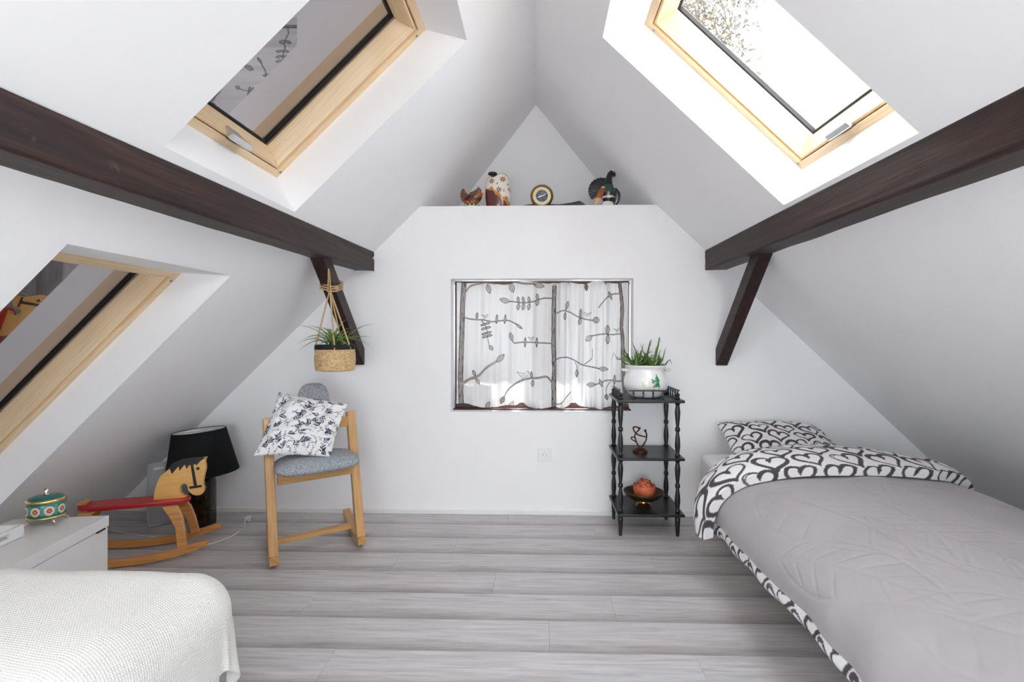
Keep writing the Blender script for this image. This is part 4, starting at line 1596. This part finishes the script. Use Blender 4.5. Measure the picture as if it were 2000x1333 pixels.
mb = MB()
for (x, yy, sx, sy, z, sz) in ((0, -0.05, .20, .004, .186, .35), (0, .013, .20, .004, .186, .35), (-.10, -.018, .004, .062, .186, .35), (.10, -.018, .004, .062, .186, .35), (0, -.018, .20, .062, .008, .004)):
    mb.box(bb(x, yy, z), (sx, sy, sz), rt)
mb.build('body', 'frosted_plastic', t)
mb = MB()
for (x, yy, sx, sy, z, sz) in ((0, -0.056, .22, .012, .372, .016), (0, -0.056, .22, .012, .010, .016), (-.105, -.056, .012, .012, .190, .35), (.105, -.056, .012, .012, .190, .35)):
    mb.box(bb(x, yy, z), (sx, sy, sz), rt)
mb.build('lid_rim', 'frosted_plastic', t, bevel=0.003)
mb = MB().box(bb(-0.06, -0.062, 0.345), (0.055, 0.006, 0.014), rt)
mb.build('handle', 'white_plastic', t, bevel=0.002)

# ------------------------------------------------------------------ white chest with casket and tray
CA = math.atan2(0.089, 0.536)
CC = V(-1.887, 2.191, 0)                      # far front corner
cr = np.array([[-math.cos(CA), math.sin(CA), 0], [-math.sin(CA), -math.cos(CA), 0], [0, 0, 1.0]])   # local x = towards eaves, y = towards camera side


def ck(x, yy, z):
    return CC + cr @ V(x, yy, z)


t = thing('chest', 'low white storage chest with a slightly raised lid under the sloping ceiling', 'chest', tuple(ck(0.18, 0.45, 0)))
DX, DY = 0.375, 0.93
rotc = np.stack([cr @ V(1, 0, 0), cr @ V(0, -1, 0), V(0, 0, 1)], 1)
MB().box(ck(DX / 2, DY / 2, 0.150), (DX - 0.006, DY - 0.006, 0.30), rotc).build('body', 'white_paint', t, bevel=0.002)
MB().box(ck(DX / 2, DY / 2, 0.327), (DX, DY, 0.046), rotc).build('lid', 'white_paint', t, bevel=0.002)
mb = MB().box(ck(-0.001, 0.055, 0.3025), (0.008, 0.05, 0.006), rotc)
mb.build('hinge', 'rubber', t)

# tray
def ckr(x, yy, z):
    return ck(x, yy, z)


t = thing('tray', 'small white wooden tray with a cut-out handle on the chest', 'tray', tuple(ck(0.17, 0.40, 0.35)))
x0, x1, y0, y1 = 0.165, 0.365, 0.225, 0.56
MB().box(ck((x0 + x1) / 2, (y0 + y1) / 2, 0.354), (x1 - x0, y1 - y0, 0.006), rotc).build('bottom', 'white_paint', t)
for (xa, xb, ya, yb, nm) in ((x0, x1, y0, y0 + .009, 'end_wall'), (x0, x1, y1 - .009, y1, 'end_wall')):
    MB().box(ck((xa + xb) / 2, (ya + yb) / 2, 0.377), (xb - xa, yb - ya, 0.050), rotc).build(nm, 'white_paint', t, bevel=0.001)
for xa in (x0 + .0045, x1 - .0045):
    ya, yb, hz0, hz1 = y0 + .009, y1 - .009, 0.372, 0.390
    h0_, h1_ = 0.055, 0.115
    mb = MB()
    for (p, q, z0_, z1_) in ((ya, yb, .352, hz0), (ya, yb, hz1, .402), (ya, ya + h0_, hz0, hz1), (ya + h1_, yb, hz0, hz1)):
        mb.box(ck(xa, (p + q) / 2, (z0_ + z1_) / 2), (.009, q - p, z1_ - z0_), rotc)
    mb.build('side_wall', 'white_paint', t)

# enamel casket
KC = V(-2.075, 2.095, 0.350)
t = thing('trinket_casket', 'oval turquoise enamel trinket casket with gilt feet and red flower medallions', 'trinket box', tuple(KC))
KR = rotz(R(20))
nA = 240


def oval(prof, cols, nm, mat):
    P = np.zeros((len(prof), nA, 3))
    a = np.linspace(0, 2 * math.pi, nA, endpoint=False)
    for k, (r_, z) in enumerate(prof):
        P[k] = KC + np.stack([r_ * 0.86 * np.cos(a), r_ * 0.74 * np.sin(a), np.full(nA, z)], 1) @ KR.T
    return P, a


prof = spline([(0.066, 0.030), (0.074, 0.036), (0.078, 0.060), (0.076, 0.082), (0.070, 0.092)], 40)
P, a = oval(prof, None, '', '')
uv = np.stack([np.tile(a * 0.075, (len(prof), 1)).ravel(), np.repeat(prof[:, 1], nA)], 1)
ink = Ink(uv, (0.012, 0.15, 0.135))
gg = random.Random(2)
nmed = 9
for j in range(nmed):
    cx = (j + .5) / nmed * 2 * math.pi * 0.075
    for dx in (-.0262, .0262):
        ink.leaf((cx + dx, 0.064 + .010), R(90), .011, .006, (0.10, 0.42, 0.40), (0.05, 0.27, 0.25))
        ink.leaf((cx + dx, 0.052), R(90), .009, .005, (0.10, 0.42, 0.40), (0.05, 0.27, 0.25))
    for r_, c_ in ((0.0205, (0.55, 0.38, 0.14)), (0.0185, (0.66, 0.60, 0.52))):
        d = np.linalg.norm((uv - (cx, 0.062)) * [1.0, 1.05], axis=1)
        ink.c[d < r_] = c_
    for k in range(6):
        aa = k * 1.047
        ink.leaf((cx + .006 * math.cos(aa), 0.062 + .006 * math.sin(aa)), aa, .0055, .0045, (0.30, 0.06, 0.02), (0.36, 0.09, 0.03))
    ink.leaf((cx, .062), 0, .004, .004, (.6, .35, .1), (.6, .35, .1))
sheet('body', P, 'enamel', t, ink.c, uv, wrap=True)
for prof, nm, mat in (([(0.0, 0.024), (0.062, 0.024), (0.078, 0.028), (0.079, 0.034), (0.066, 0.037)], 'foot_rim', 'gold'),
                      ([(0.070, 0.089), (0.077, 0.094), (0.078, 0.102), (0.071, 0.106)], 'lid_rim', 'gold'),
                      ([(0.072, 0.105), (0.066, 0.112), (0.040, 0.118), (0.0, 0.120)], 'lid', None)):
    P, a = oval(prof, None, '', '')
    if mat:
        sheet(nm, P, mat, t, wrap=True)
    else:
        c_ = np.tile([0.012, 0.13, 0.125], (P.shape[0] * nA, 1))
        sheet(nm, P, 'enamel', t, c_, None, wrap=True)
MB().lathe([(0.016, 0.117), (0.010, 0.122), (0.006, 0.127), (0.012, 0.133), (0.011, 0.141), (0.005, 0.146), (0.0, 0.150)], KC, 16).build('finial', 'silver_gilt', t, smooth=50)
for sx in (-1, 1):
    for sy in (-1, 1):
        q = KC + KR @ V(sx * 0.043, sy * 0.040, 0)
        o_ = KR @ V(sx * .012, sy * .010, 0)
        MB().tube([q + V(0, 0, .026), q + V(0, 0, .016), q + o_ * .6 + V(0, 0, .008), q + o_ + V(0, 0, .0045)], [.007, .006, .0035, .0042], 8).build('foot', 'silver_gilt', t, smooth=70)

# ------------------------------------------------------------------ bed under the slope with its pillow and quilt
t = thing('bed', 'single bed with white sheeted mattress beneath the sloping ceiling', 'bed', (1.42, 2.0, 0))
mb = MB()
P = []
mb = MB().box((1.425, 2.03, 0.335), (0.905, 2.27, 0.17))
mb.build('mattress', 'sheet', t, bevel=0.045, seg=5)
MB().box((1.43, 2.03, 0.195), (0.87, 2.25, 0.108)).build('bed_base', 'bed_wood', t, bevel=0.01)
for x in (1.06, 1.80):
    for yy in (1.0, 3.05):
        MB().box((x, yy, 0.071), (0.06, 0.06, 0.142)).build('leg', 'bed_wood', t, bevel=0.004)

DARK = (0.075, 0.068, 0.072)
hh = np.linspace(0, 2 * math.pi, 44)
HX = 16 * np.sin(hh) ** 3 / 32
HY = (13 * np.cos(hh) - 5 * np.cos(2 * hh) - 2 * np.cos(3 * hh) - np.cos(4 * hh) + 2.5) / 32


def hearts(ink, size, box, seed):
    gg = random.Random(seed)
    x0, x1, y0, y1 = box
    j = 0
    yy = y0
    while yy < y1:
        x = x0 + (0.62 * size if j % 2 else 0)
        while x < x1:
            a = gg.uniform(-.22, .22)
            s = size * gg.uniform(.92, 1.05)
            ca, sa = math.cos(a), math.sin(a)
            for (sc, wmul, dx, dy) in ((1.0, 1.0, 0, 0), (0.90, 0.55, gg.uniform(-.03, .03), gg.uniform(-.03, .03))):
                px = x + s * sc * (ca * HX - sa * HY) + dx * s
                py = yy + s * sc * (sa * HX + ca * HY) + dy * s
                ph = gg.uniform(0, 6.28)
                for i in range(43):
                    w0 = s * wmul * (0.105 + 0.05 * math.sin(hh[i] + ph))
                    ink.seg((px[i], py[i]), (px[i + 1], py[i + 1]), w0, DARK, s * wmul * (0.105 + 0.05 * math.sin(hh[i + 1] + ph)), 0.93)
            ink.seg((x, yy + s * .22), (x + gg.uniform(-.05, .05) * s, yy + s * .05), s * .16, DARK, s * .03)
            x += 1.26 * size
        yy += 0.80 * size
        j += 1


F, K, uv = pillow((1.062, 2.80, 0.455), (1.690, 2.83, 0.470), (1.090, 3.195, 0.600), (1.700, 3.195, 0.575), 0.070, 250, 0.03, 0.005, 12, 0.35)
n_ = len(uv)
uvs = np.concatenate([uv, uv + [3.0, 0]])
ink = Ink(uvs, (0.78, 0.765, 0.755))
hearts(ink, 0.122, (-0.34, 0.38, -0.26, 0.28), 5)
tag(sheet('pillow', [F, K[:, ::-1]], 'print_cotton', None, np.concatenate([ink.c[:n_], ink.c[n_:].reshape(250, 250, 3)[:, ::-1].reshape(-1, 3)]), uvs),
    'white pillow printed with dark brushed hearts at the head of the bed', 'pillow')

# quilt: cross-section over the bed from the near hem to the eaves
sec = spline([(0.795, 0.290), (0.790, 0.345), (0.812, 0.410), (0.868, 0.465), (0.960, 0.505), (1.120, 0.535), (1.400, 0.545), (1.650, 0.525), (1.800, 0.490), (1.890, 0.425), (1.915, 0.350)], 240)
arc = np.concatenate([[0], np.cumsum(np.linalg.norm(np.diff(sec, axis=0), axis=1))])
SU = np.linspace(0, arc[-1], 250)
SECX, SECZ = np.interp(SU, arc, sec[:, 0]), np.interp(SU, arc, sec[:, 1])
TX, TZ = np.gradient(SECX), np.gradient(SECZ)
tl = np.hypot(TX, TZ)
NX, NZ = -TZ / tl, TX / tl

q = thing('quilt', 'taupe quilted duvet with leaf stitching turned back to show a heart-print lining', 'duvet', (1.4, 1.9, 0.45))
nu, nv = 250, 330
yv = np.linspace(0.62, 2.40, nv)
UU, YY = np.meshgrid(SU, yv)
puff = wob(UU * 6, YY * 6, 31, 1.3) * 0.010 + wob(UU * 16, YY * 12, 33, 1.3) * 0.004
hemw = np.exp(-UU / 0.12)
puff += hemw * 0.006 * np.sin(YY * 17 + 3 * np.sin(YY * 5))
# stitched leaves: midribs and side veins pressed into the cloth
st = np.zeros_like(UU)


def stitch(a, b2, w=0.0046):
    global st
    a, b2 = np.array(a), np.array(b2)
    d = b2 - a
    t_ = np.clip(((UU - a[0]) * d[0] + (YY - a[1]) * d[1]) / (d @ d), 0, 1)
    ds = np.hypot(UU - a[0] - t_ * d[0], YY - a[1] - t_ * d[1])
    st = np.maximum(st, np.exp(-(ds / w) ** 2))


def big_leaf(x, yy, ang, L, Wd):
    d = np.array([math.cos(ang), math.sin(ang)])
    n2 = np.array([-d[1], d[0]])
    mid = [np.array([x, yy]) + d * L * s + n2 * 0.04 * L * math.sin(3 * s) for s in np.linspace(0, 1, 9)]
    for i in range(8):
        stitch(mid[i], mid[i + 1])
    for sd in (-1, 1):
        out = []
        for s in np.linspace(0, 1, 11):
            out.append(np.array([x, yy]) + d * L * s + n2 * (0.04 * L * math.sin(3 * s) + sd * Wd * math.sin(math.pi * s ** .8)))
        for i in range(10):
            stitch(out[i], out[i + 1])
        for k in range(1, 8):
            stitch(mid[k], mid[k] + d * L * .13 + n2 * sd * Wd * .95 * math.sin(math.pi * (k / 8 + .13) ** .8), 0.0045)


for a in ((0.26, 2.18, -1.35, 0.85, 0.20), (0.44, 1.75, -1.15, 0.70, 0.15), (0.10, 1.75, -1.2, 0.6, 0.12), (0.82, 1.70, -0.9, 0.6, 0.15), (0.45, 1.0, -1.4, 0.36, 0.12), (0.62, 2.15, -0.95, 0.90, 0.20), (0.95, 2.15, -1.1, 0.8, 0.18), (0.22, 1.30, -1.1, 0.62, 0.17), (0.60, 1.42, -1.0, 0.75, 0.19), (1.02, 1.35, -1.2, 0.7, 0.17)):
    big_leaf(*a)
hgt = puff - 0.0026 * st + 0.003 * wob(UU * 30, YY * 22, 37, 1.3) * np.exp(-((UU - 0.2) / 0.3) ** 2)
P = np.stack([SECX[None] + NX[None] * hgt, YY + 0 * UU, SECZ[None] + NZ[None] * hgt], -1)
P[..., 2] -= 0.05 * np.clip((0.95 - YY) / 0.33, 0, 1) ** 2
P[..., 0] += 0.005 * np.sin(YY * 4.0 + 1) * np.exp(-UU / 0.25)
sheet('top_cover', P, 'taupe_cotton', q, uv=np.stack([UU.ravel(), YY.ravel()], 1))
# lining showing below the hem: rolls under the cover edge
H0 = P[:, 0]
k = 26
L_ = np.zeros((nv, k, 3))
hu = np.linspace(0, 1, k)
for i in range(k):
    s = hu[i]
    L_[:, i, 0] = H0[:, 0] + 0.004 - 0.012 * math.sin(math.pi * min(1, s * 1.2)) + 0.075 * s * s
    L_[:, i, 1] = H0[:, 1]
    L_[:, i, 2] = H0[:, 2] - 0.078 * math.sin(s * math.pi / 2) + 0.008 * s * np.sin(yv * 23)
luv = np.stack([np.tile(hu * 0.11, (nv, 1)).ravel(), np.repeat(yv, k)], 1)
ink = Ink(luv, (0.78, 0.765, 0.755))
hearts(ink, 0.10, (-0.06, 0.22, 0.5, 2.6), 8)
o = tag(sheet('lining_edge', L_, 'print_cotton', q, ink.c, luv), 'white heart-print lining along the hem')
# turned-back band
nb = 150
nbu = 330
SU2 = np.linspace(0, arc[-1] + 0.0, nbu)
SX_, SZ_ = np.interp(SU2, arc, sec[:, 0]), np.interp(SU2, arc, sec[:, 1])
tx, tz = np.gradient(SX_), np.gradient(SZ_)
tl = np.hypot(tx, tz)
nx_, nz__ = -tz / tl, tx / tl
tt = SU2 / arc[-1]
ynear = np.interp(tt, [0, .1, .25, .5, .75, .92, 1], [2.30, 2.26, 2.20, 2.17, 2.19, 2.30, 2.40])
yfar = np.interp(tt, [0, .1, .25, .5, .75, .92, 1], [2.46, 2.53, 2.60, 2.66, 2.64, 2.54, 2.44])
for _ in range(30):
    ynear[1:-1] = (ynear[:-2] + ynear[2:]) / 2
    yfar[1:-1] = (yfar[:-2] + yfar[2:]) / 2
lo = 0.006
Bd = np.zeros((nb, nbu, 3))
buv = np.zeros((nb, nbu, 2))
for j in range(nb):
    s = j / (nb - 1)
    # 0..0.12 near edge rising, 0.12..0.75 top, 0.75..1 far crease falling under
    if s < 0.12:
        e = s / 0.12
        yy = ynear + 0.012 * (1 - math.sin(e * math.pi / 2))
        h = lo + 0.040 * math.sin(e * math.pi / 2)
    elif s < 0.72:
        e = (s - .12) / .60
        yy = ynear + (yfar - ynear - 0.03) * e
        h = lo + 0.040 + 0.022 * math.sin(math.pi * e) + 0 * yy
    else:
        e = (s - .72) / .28
        yy = yfar - 0.03 * math.cos(e * math.pi / 2) - 0.02 * max(0, e - .6)
        h = lo + 0.040 - 0.115 * (1 - math.cos(e * math.pi / 2))
    fl_ = wob(SU2 * 9, np.full(nbu, s * 3), 41, 1.5) * 0.010 * math.sin(math.pi * min(1, s + .05))
    h = h + fl_
    ext = 0.035 * np.exp(-SU2 / 0.08)
    Bd[j, :, 0] = SX_ + nx_ * h - ext * 0.4
    Bd[j, :, 1] = yy
    Bd[j, :, 2] = SZ_ + nz__ * h - ext * 1.6
    buv[j, :, 0] = SU2
    buv[j, :, 1] = yy + (0.08 * e if s >= .72 else 0)
dl = np.linalg.norm(np.diff(Bd, axis=0), axis=2).mean(1)
buv[..., 1] = np.concatenate([[0], np.cumsum(dl)])[:, None] * (0.55 + 0.45 * (yfar - ynear) / (yfar - ynear).max())[None]
ink = Ink(buv.reshape(-1, 2), (0.78, 0.765, 0.755))
hearts(ink, 0.125, (-0.1, arc[-1] + .2, -0.1, 0.9), 6)
o = tag(sheet('turned_back_band', Bd, 'print_cotton', q, ink.c, buv.reshape(-1, 2)), 'white lining with dark brushed hearts')

# ------------------------------------------------------------------ second bed with cream throw
t = thing('divan', 'low divan bed hidden beneath the cream knitted throw', 'bed', (-1.3, 0.6, 0))
MB().box((-1.295, 0.50, 0.262), (0.78, 1.93, 0.35)).build('mattress', 'sheet', t, bevel=0.06, seg=4)
MB().box((-1.300, 0.50, 0.045), (0.78, 1.91, 0.09)).build('bed_base', 'bed_wood', t, bevel=0.005)
core = (-1.62, -1.005, -0.30, 1.385)
rr = 0.135
nu, nv = 300, 420
p = np.linspace(-1.76, -0.665, nu)
qv = np.linspace(-0.35, 1.725, nv)
PP, QQ = np.meshgrid(p, qv)
cx_, cy_ = np.clip(PP, core[0], core[1]), np.clip(QQ, core[2], core[3])
ox_, oy_ = PP - cx_, QQ - cy_
d = np.hypot(ox_, oy_) + 1e-9
an = np.minimum(d / rr, math.pi / 2)
rest = np.maximum(d - rr * math.pi / 2, 0)
hor = rr * np.sin(an) + rest * (0.02 + 0.08 * np.sin(np.arctan2(oy_, ox_) * 14))
drop = rr * (1 - np.cos(an)) + rest * 0.97
X_ = cx_ + ox_ / d * hor
Y_ = cy_ + oy_ / d * hor
Z_ = 0.470 - drop
Z_ += (wob(PP * 7, QQ * 7, 51, 1.2) * 0.016 + wob(PP * 19, QQ * 19, 52, 1.2) * 0.003) * (rest == 0)
X_ += wob(PP * 12, QQ * 12, 53, 1.2) * 0.012 * np.clip(rest / .1, 0, 1)
Z_ = np.maximum(Z_, 0.012)
P = np.stack([X_, Y_, Z_], -1)
tag(sheet('knitted_throw', P, 'cream_knit', None, uv=np.stack([PP.ravel(), QQ.ravel()], 1)), 'cream knitted throw draped over the divan corner', 'blanket')

# ------------------------------------------------------------------ things on the ledge
LZ = LEDGE
# hen
hc = V(-0.440, 3.32, LZ)
t = thing('hen_figurine', 'small brown glazed pottery hen on a green and white base', 'figurine', tuple(hc))


def loft(name, mat, parent, pts, rx, rz, colfn, up=(0, 1, 0), n=48, m_=28):
    """smooth body swept along pts; rx = sideways radii, rz = radii in the plane"""
    c = spline(pts, n)
    rx = np.interp(np.linspace(0, 1, n), np.linspace(0, 1, len(rx)), rx)
    rz = np.interp(np.linspace(0, 1, n), np.linspace(0, 1, len(rz)), rz)
    a = np.linspace(0, 2 * math.pi, m_, endpoint=False)
    P = np.zeros((n, m_, 3))
    side = V(*up)
    for k in range(n):
        d = c[min(k + 1, n - 1)] - c[max(k - 1, 0)]
        d /= np.linalg.norm(d)
        s = side - d * (side @ d)
        s /= np.linalg.norm(s)
        u = np.cross(d, s)
        P[k] = c[k] + np.cos(a)[:, None] * s * rx[k] + np.sin(a)[:, None] * u * rz[k]
    col = np.array([colfn(*p) for p in P.reshape(-1, 3)])
    return sheet(name, P, mat, parent, col, None, wrap=True)


def hcol(x, yy, z):
    z -= LZ
    x -= hc[0]
    sp_ = math.sin(x * 310) * math.sin(z * 330 + yy * 200)
    if x > 0.045 and z > 0.075:
        return (0.42, 0.10, 0.025)
    if z < 0.045:
        return (0.30, 0.055, 0.03) if sp_ < .3 else (0.55, 0.28, 0.12)
    return (0.10, 0.035, 0.015) if sp_ < .35 else (0.30, 0.12, 0.04)


loft('body', 'glaze', t, [hc + V(-0.058, 0, 0.128), hc + V(-0.054, 0, 0.092), hc + V(-0.034, 0, 0.064), hc + V(0.000, 0, 0.062), hc + V(0.026, 0, 0.082), hc + V(0.036, 0, 0.104), hc + V(0.040, 0, 0.136)],
     [0.005, 0.016, 0.034, 0.044, 0.042, 0.036, 0.004], [0.008, 0.024, 0.034, 0.046, 0.042, 0.034, 0.004], hcol)
MB().prism([(0.044, 0.118), (0.062, 0.112), (0.060, 0.126), (0.054, 0.124), (0.053, 0.140), (0.046, 0.130), (0.041, 0.148), (0.036, 0.128)], lambda a, b2, tt: hc + V(a, tt, b2), -0.004, 0.004).build('comb', 'sculpture_iron', t, bevel=0.002)
MB().tube([hc + V(0.066, -0.004, 0.100), hc + V(0.080, -0.004, 0.096)], [0.007, 0.001], 8).build('beak', 'gold', t, smooth=60)
for sy in (-1, 1):
    MB().tube([hc + V(0.020, sy * 0.042, 0.068), hc + V(-0.012, sy * 0.046, 0.056), hc + V(-0.044, sy * 0.034, 0.052)], [0.010, 0.020, 0.003], 8, 0.35, up=(0, 1, 0)).build('wing', 'sculpture_iron', t, smooth=70)


def gcol(x, yy, z):
    z -= LZ
    return (0.72, 0.70, 0.62) if z < 0.012 else ((0.03, 0.12, 0.04) if math.sin(x * 240) > -.4 else (0.60, 0.48, 0.25))


pr = spline([(0.030, 0.0), (0.044, 0.004), (0.046, 0.016), (0.036, 0.030), (0.020, 0.036)], 14)
a = np.linspace(0, 2 * math.pi, 36, endpoint=False)
P = np.stack([hc[0] + pr[:, 0, None] * 1.15 * np.cos(a), hc[1] + pr[:, 0, None] * .85 * np.sin(a), LZ + pr[:, 1, None] + 0 * a], -1)
sheet('base', P, 'glaze', t, np.array([gcol(*p) for p in P.reshape(-1, 3)]), None, wrap=True)

# star jug
jc = V(-0.272, 3.335, LZ)
t = thing('star_bottle', 'white pottery bottle with brown stars, brown glaze runs and a dark stopper', 'bottle', tuple(jc))
prof = spline([(0.0, 0.0), (0.060, 0.0), (0.074, 0.010), (0.082, 0.060), (0.083, 0.110), (0.081, 0.160), (0.072, 0.195), (0.055, 0.212), (0.030, 0.220), (0.020, 0.223), (0.0, 0.223)], 150)
nA = 300
a = np.linspace(0, 2 * math.pi, nA, endpoint=False)
P = np.zeros((len(prof), nA, 3))
P[..., 0] = jc[0] + prof[:, 0, None] * np.cos(a)
P[..., 1] = jc[1] + prof[:, 0, None] * 0.72 * np.sin(a)
P[..., 2] = LZ + prof[:, 1, None] + 0 * a
# shoulder wave: higher on one side
P[..., 2] += np.clip((P[..., 2] - LZ - 0.17) / 0.05, 0, 1) * 0.012 * np.sin((P[..., 0] - jc[0]) * 38)
uv = np.stack([(P[..., 0] - jc[0]).ravel() + np.where(P[..., 1].ravel() > jc[1], 3.0, 0), (P[..., 2] - LZ).ravel()], 1)
ink = Ink(uv, (0.78, 0.72, 0.64))
BR = (0.17, 0.055, 0.015)
for off in (0.0, 3.0):
    for (x, z, s) in ((-0.036, 0.168, 1), (0.035, 0.180, 1.05), (0.010, 0.110, 1.05), (0.055, 0.055, 1.05), (-0.062, 0.105, .8), (0.078, 0.120, .7)):
        for k in range(8):
            an_ = k * math.pi / 4 + .2
            dd = np.array([math.cos(an_), math.sin(an_)])
            ink.seg(np.array([x + off, z]) + dd * .006 * s, np.array([x + off, z]) + dd * .021 * s, .0075 * s, BR, .002)
        ink.leaf((x + off, z), 0, .007, .007, BR, (0.72, 0.55, 0.35), .003)
    for (x, z) in ((0.0, 0.150), (0.042, 0.108), (0.014, 0.078), (0.068, 0.150), (-0.04, 0.125)):
        ink.leaf((x + off, z), 0, .006, .006, (.10, .09, .10), (.45, .43, .43), .003)
xx, zz = uv[:, 0] % 3.0, uv[:, 1]
xx = np.where(xx > 1.5, xx - 3.0, xx)
runs = zz < 0.115 - 0.85 * (xx + 0.045).clip(0) + 0.006 * np.sin(xx * 160)
edge = zz < 0.128 - 0.80 * (xx + 0.035).clip(0) + 0.006 * np.sin(xx * 130)
ink.c[edge] = (0.50, 0.22, 0.06)
ink.c[runs] = (0.115, 0.020, 0.014)
top_ = zz > 0.208 + 0.012 * np.sin(xx * 55)
ink.c[top_] = (0.16, 0.05, 0.018)
sheet('body', P, 'glaze', t, ink.c, uv, wrap=True)
MB().lathe([(0.010, 0.205), (0.010, 0.220), (0.026, 0.222), (0.031, 0.230), (0.025, 0.239), (0.0, 0.242)], jc + V(-0.035, 0, 0), 20, 1.0, .8).build('stopper', 'black_paint', t, smooth=60)

# barometer on carved mount
bcn = V(0.012, 3.31, LZ)
t = thing('barometer', 'round brass barometer with cream dial on a dark carved wooden mount', 'barometer', tuple(bcn))
outl = [(-0.180, 0.0), (-0.145, 0.012), (-0.10, 0.020), (-0.05, 0.026), (0.06, 0.024), (0.115, 0.022), (0.20, 0.034), (0.245, 0.044), (0.282, 0.018), (0.282, 0.0)]
MB().prism(outl, lambda a, b2, tt: bcn + V(a, tt, b2), -0.004, 0.075).build('wooden_mount', 'black_paint', t, bevel=0.004)
r90 = np.array([[1, 0, 0], [0, 0, -1], [0, 1, 0]], float)
ccn = bcn + V(0.002, -0.012, 0.0735)
MB().lathe([(0.0, -0.024), (0.064, -0.024), (0.073, -0.014), (0.0735, 0.004), (0.068, 0.012), (0.060, 0.008), (0.058, 0.0)], ccn, 48, rot=r90).build('brass_case', 'brass', t, smooth=50)
fc = MB().lathe([(0.0, 0.001), (0.059, 0.001)], ccn, 40, rot=r90, cap=False).build('dial_ring', 'clock_face', t)
MB().lathe([(0.0, 0.0022), (0.039, 0.0022)], ccn, 40, rot=r90, cap=False).build('centre_dial', 'clock_dial', t)
for k in range(24):
    a = k * math.pi / 12
    p0 = ccn + r90 @ V(0.047 * math.cos(a), 0.047 * math.sin(a), 0.0022)
    p1 = ccn + r90 @ V((0.053) * math.cos(a), 0.053 * math.sin(a), 0.0022)
    MB().tube([p0, p1], 0.0007, 4).build('tick_mark', 'black_paint', t)
MB().tube([ccn + V(-0.024, -0.004, -0.010), ccn + V(0.030, -0.004, 0.012)], [0.0022, 0.0008], 6).build('pointer', 'silver_gilt', t)
MB().lathe([(0.0, 0.006), (0.004, 0.005), (0.005, 0.002)], ccn, 12, rot=r90, cap=False).build('pivot', 'silver_gilt', t, smooth=60)

# capercaillie
kc = V(0.432, 3.32, LZ)
t = thing('grouse_figurine', 'glazed pottery black grouse with raised head and fanned tail', 'figurine', tuple(kc))


def kcol(x, yy, z):
    z -= LZ
    x -= kc[0]
    if 0.095 < z < 0.145 and x < 0.05:
        return (0.012, 0.055, 0.032)
    if 0.058 < z < 0.068:
        return (0.60, 0.58, 0.55)
    return (0.012, 0.012, 0.012)


loft('body', 'glaze', t, [kc + V(0.010, 0, 0.030), kc + V(0.012, 0, 0.062), kc + V(0.010, 0, 0.100), kc + V(0.008, 0, 0.140), kc + V(0.014, 0, 0.185), kc + V(0.026, 0, 0.220), kc + V(0.036, -0.004, 0.243)],
     [0.026, 0.040, 0.046, 0.034, 0.020, 0.018, 0.004], [0.030, 0.044, 0.050, 0.036, 0.022, 0.019, 0.004], kcol)
MB().tube([kc + V(0.036, -0.006, 0.236), kc + V(0.046, -0.010, 0.252), kc + V(0.050, -0.012, 0.262)], [0.009, 0.006, 0.001], 8).build('beak', 'porcelain_white', t, smooth=60)
MB().tube([kc + V(0.044, -0.006, 0.226), kc + V(0.050, -0.006, 0.208), kc + V(0.048, -0.006, 0.196)], [0.010, 0.009, 0.003], 8).build('throat_feathers', 'black_paint', t, smooth=60)
for i in range(11):
    a = R(62 + i * 15.5)
    c0 = kc + V(-0.030, 0.018, 0.118)
    dd = V(math.cos(a), 0.10, math.sin(a))
    tip = c0 + dd * 0.086
    MB().tube([c0, c0 + dd * .03, c0 + dd * .065, tip - dd * .004, tip], [0.004, 0.008, 0.0125, 0.011, 0.003], 8, 0.28, up=(0, 1, 0)).build('tail_feather', 'black_lacquer', t, smooth=70)


def wcol(x, yy, z):
    z -= LZ
    return (0.62, 0.30, 0.06) if z < 0.052 else ((0.24, 0.055, 0.012) if z < .118 else (.45, .36, .28))


loft('wing', 'glaze', t, [kc + V(-0.022, -0.030, 0.128), kc + V(-0.040, -0.038, 0.090), kc + V(-0.056, -0.040, 0.055), kc + V(-0.076, -0.038, 0.012)], [0.004, 0.008, 0.007, 0.002], [0.010, 0.022, 0.018, 0.006], wcol, n=30, m_=16)
loft('wing', 'glaze', t, [kc + V(0.052, -0.010, 0.122), kc + V(0.066, -0.012, 0.085), kc + V(0.064, -0.010, 0.045), kc + V(0.048, -0.008, 0.008)], [0.006, 0.014, 0.012, 0.004], [0.010, 0.022, 0.020, 0.008], lambda x, yy, z: (.045, .035, .032), n=30, m_=16)
MB().lathe([(0.030, 0.0), (0.040, 0.004), (0.038, 0.026), (0.026, 0.040), (0.0, 0.044)], kc + V(0.006, 0, 0), 24).build('base', 'porcelain_white', t, smooth=60)
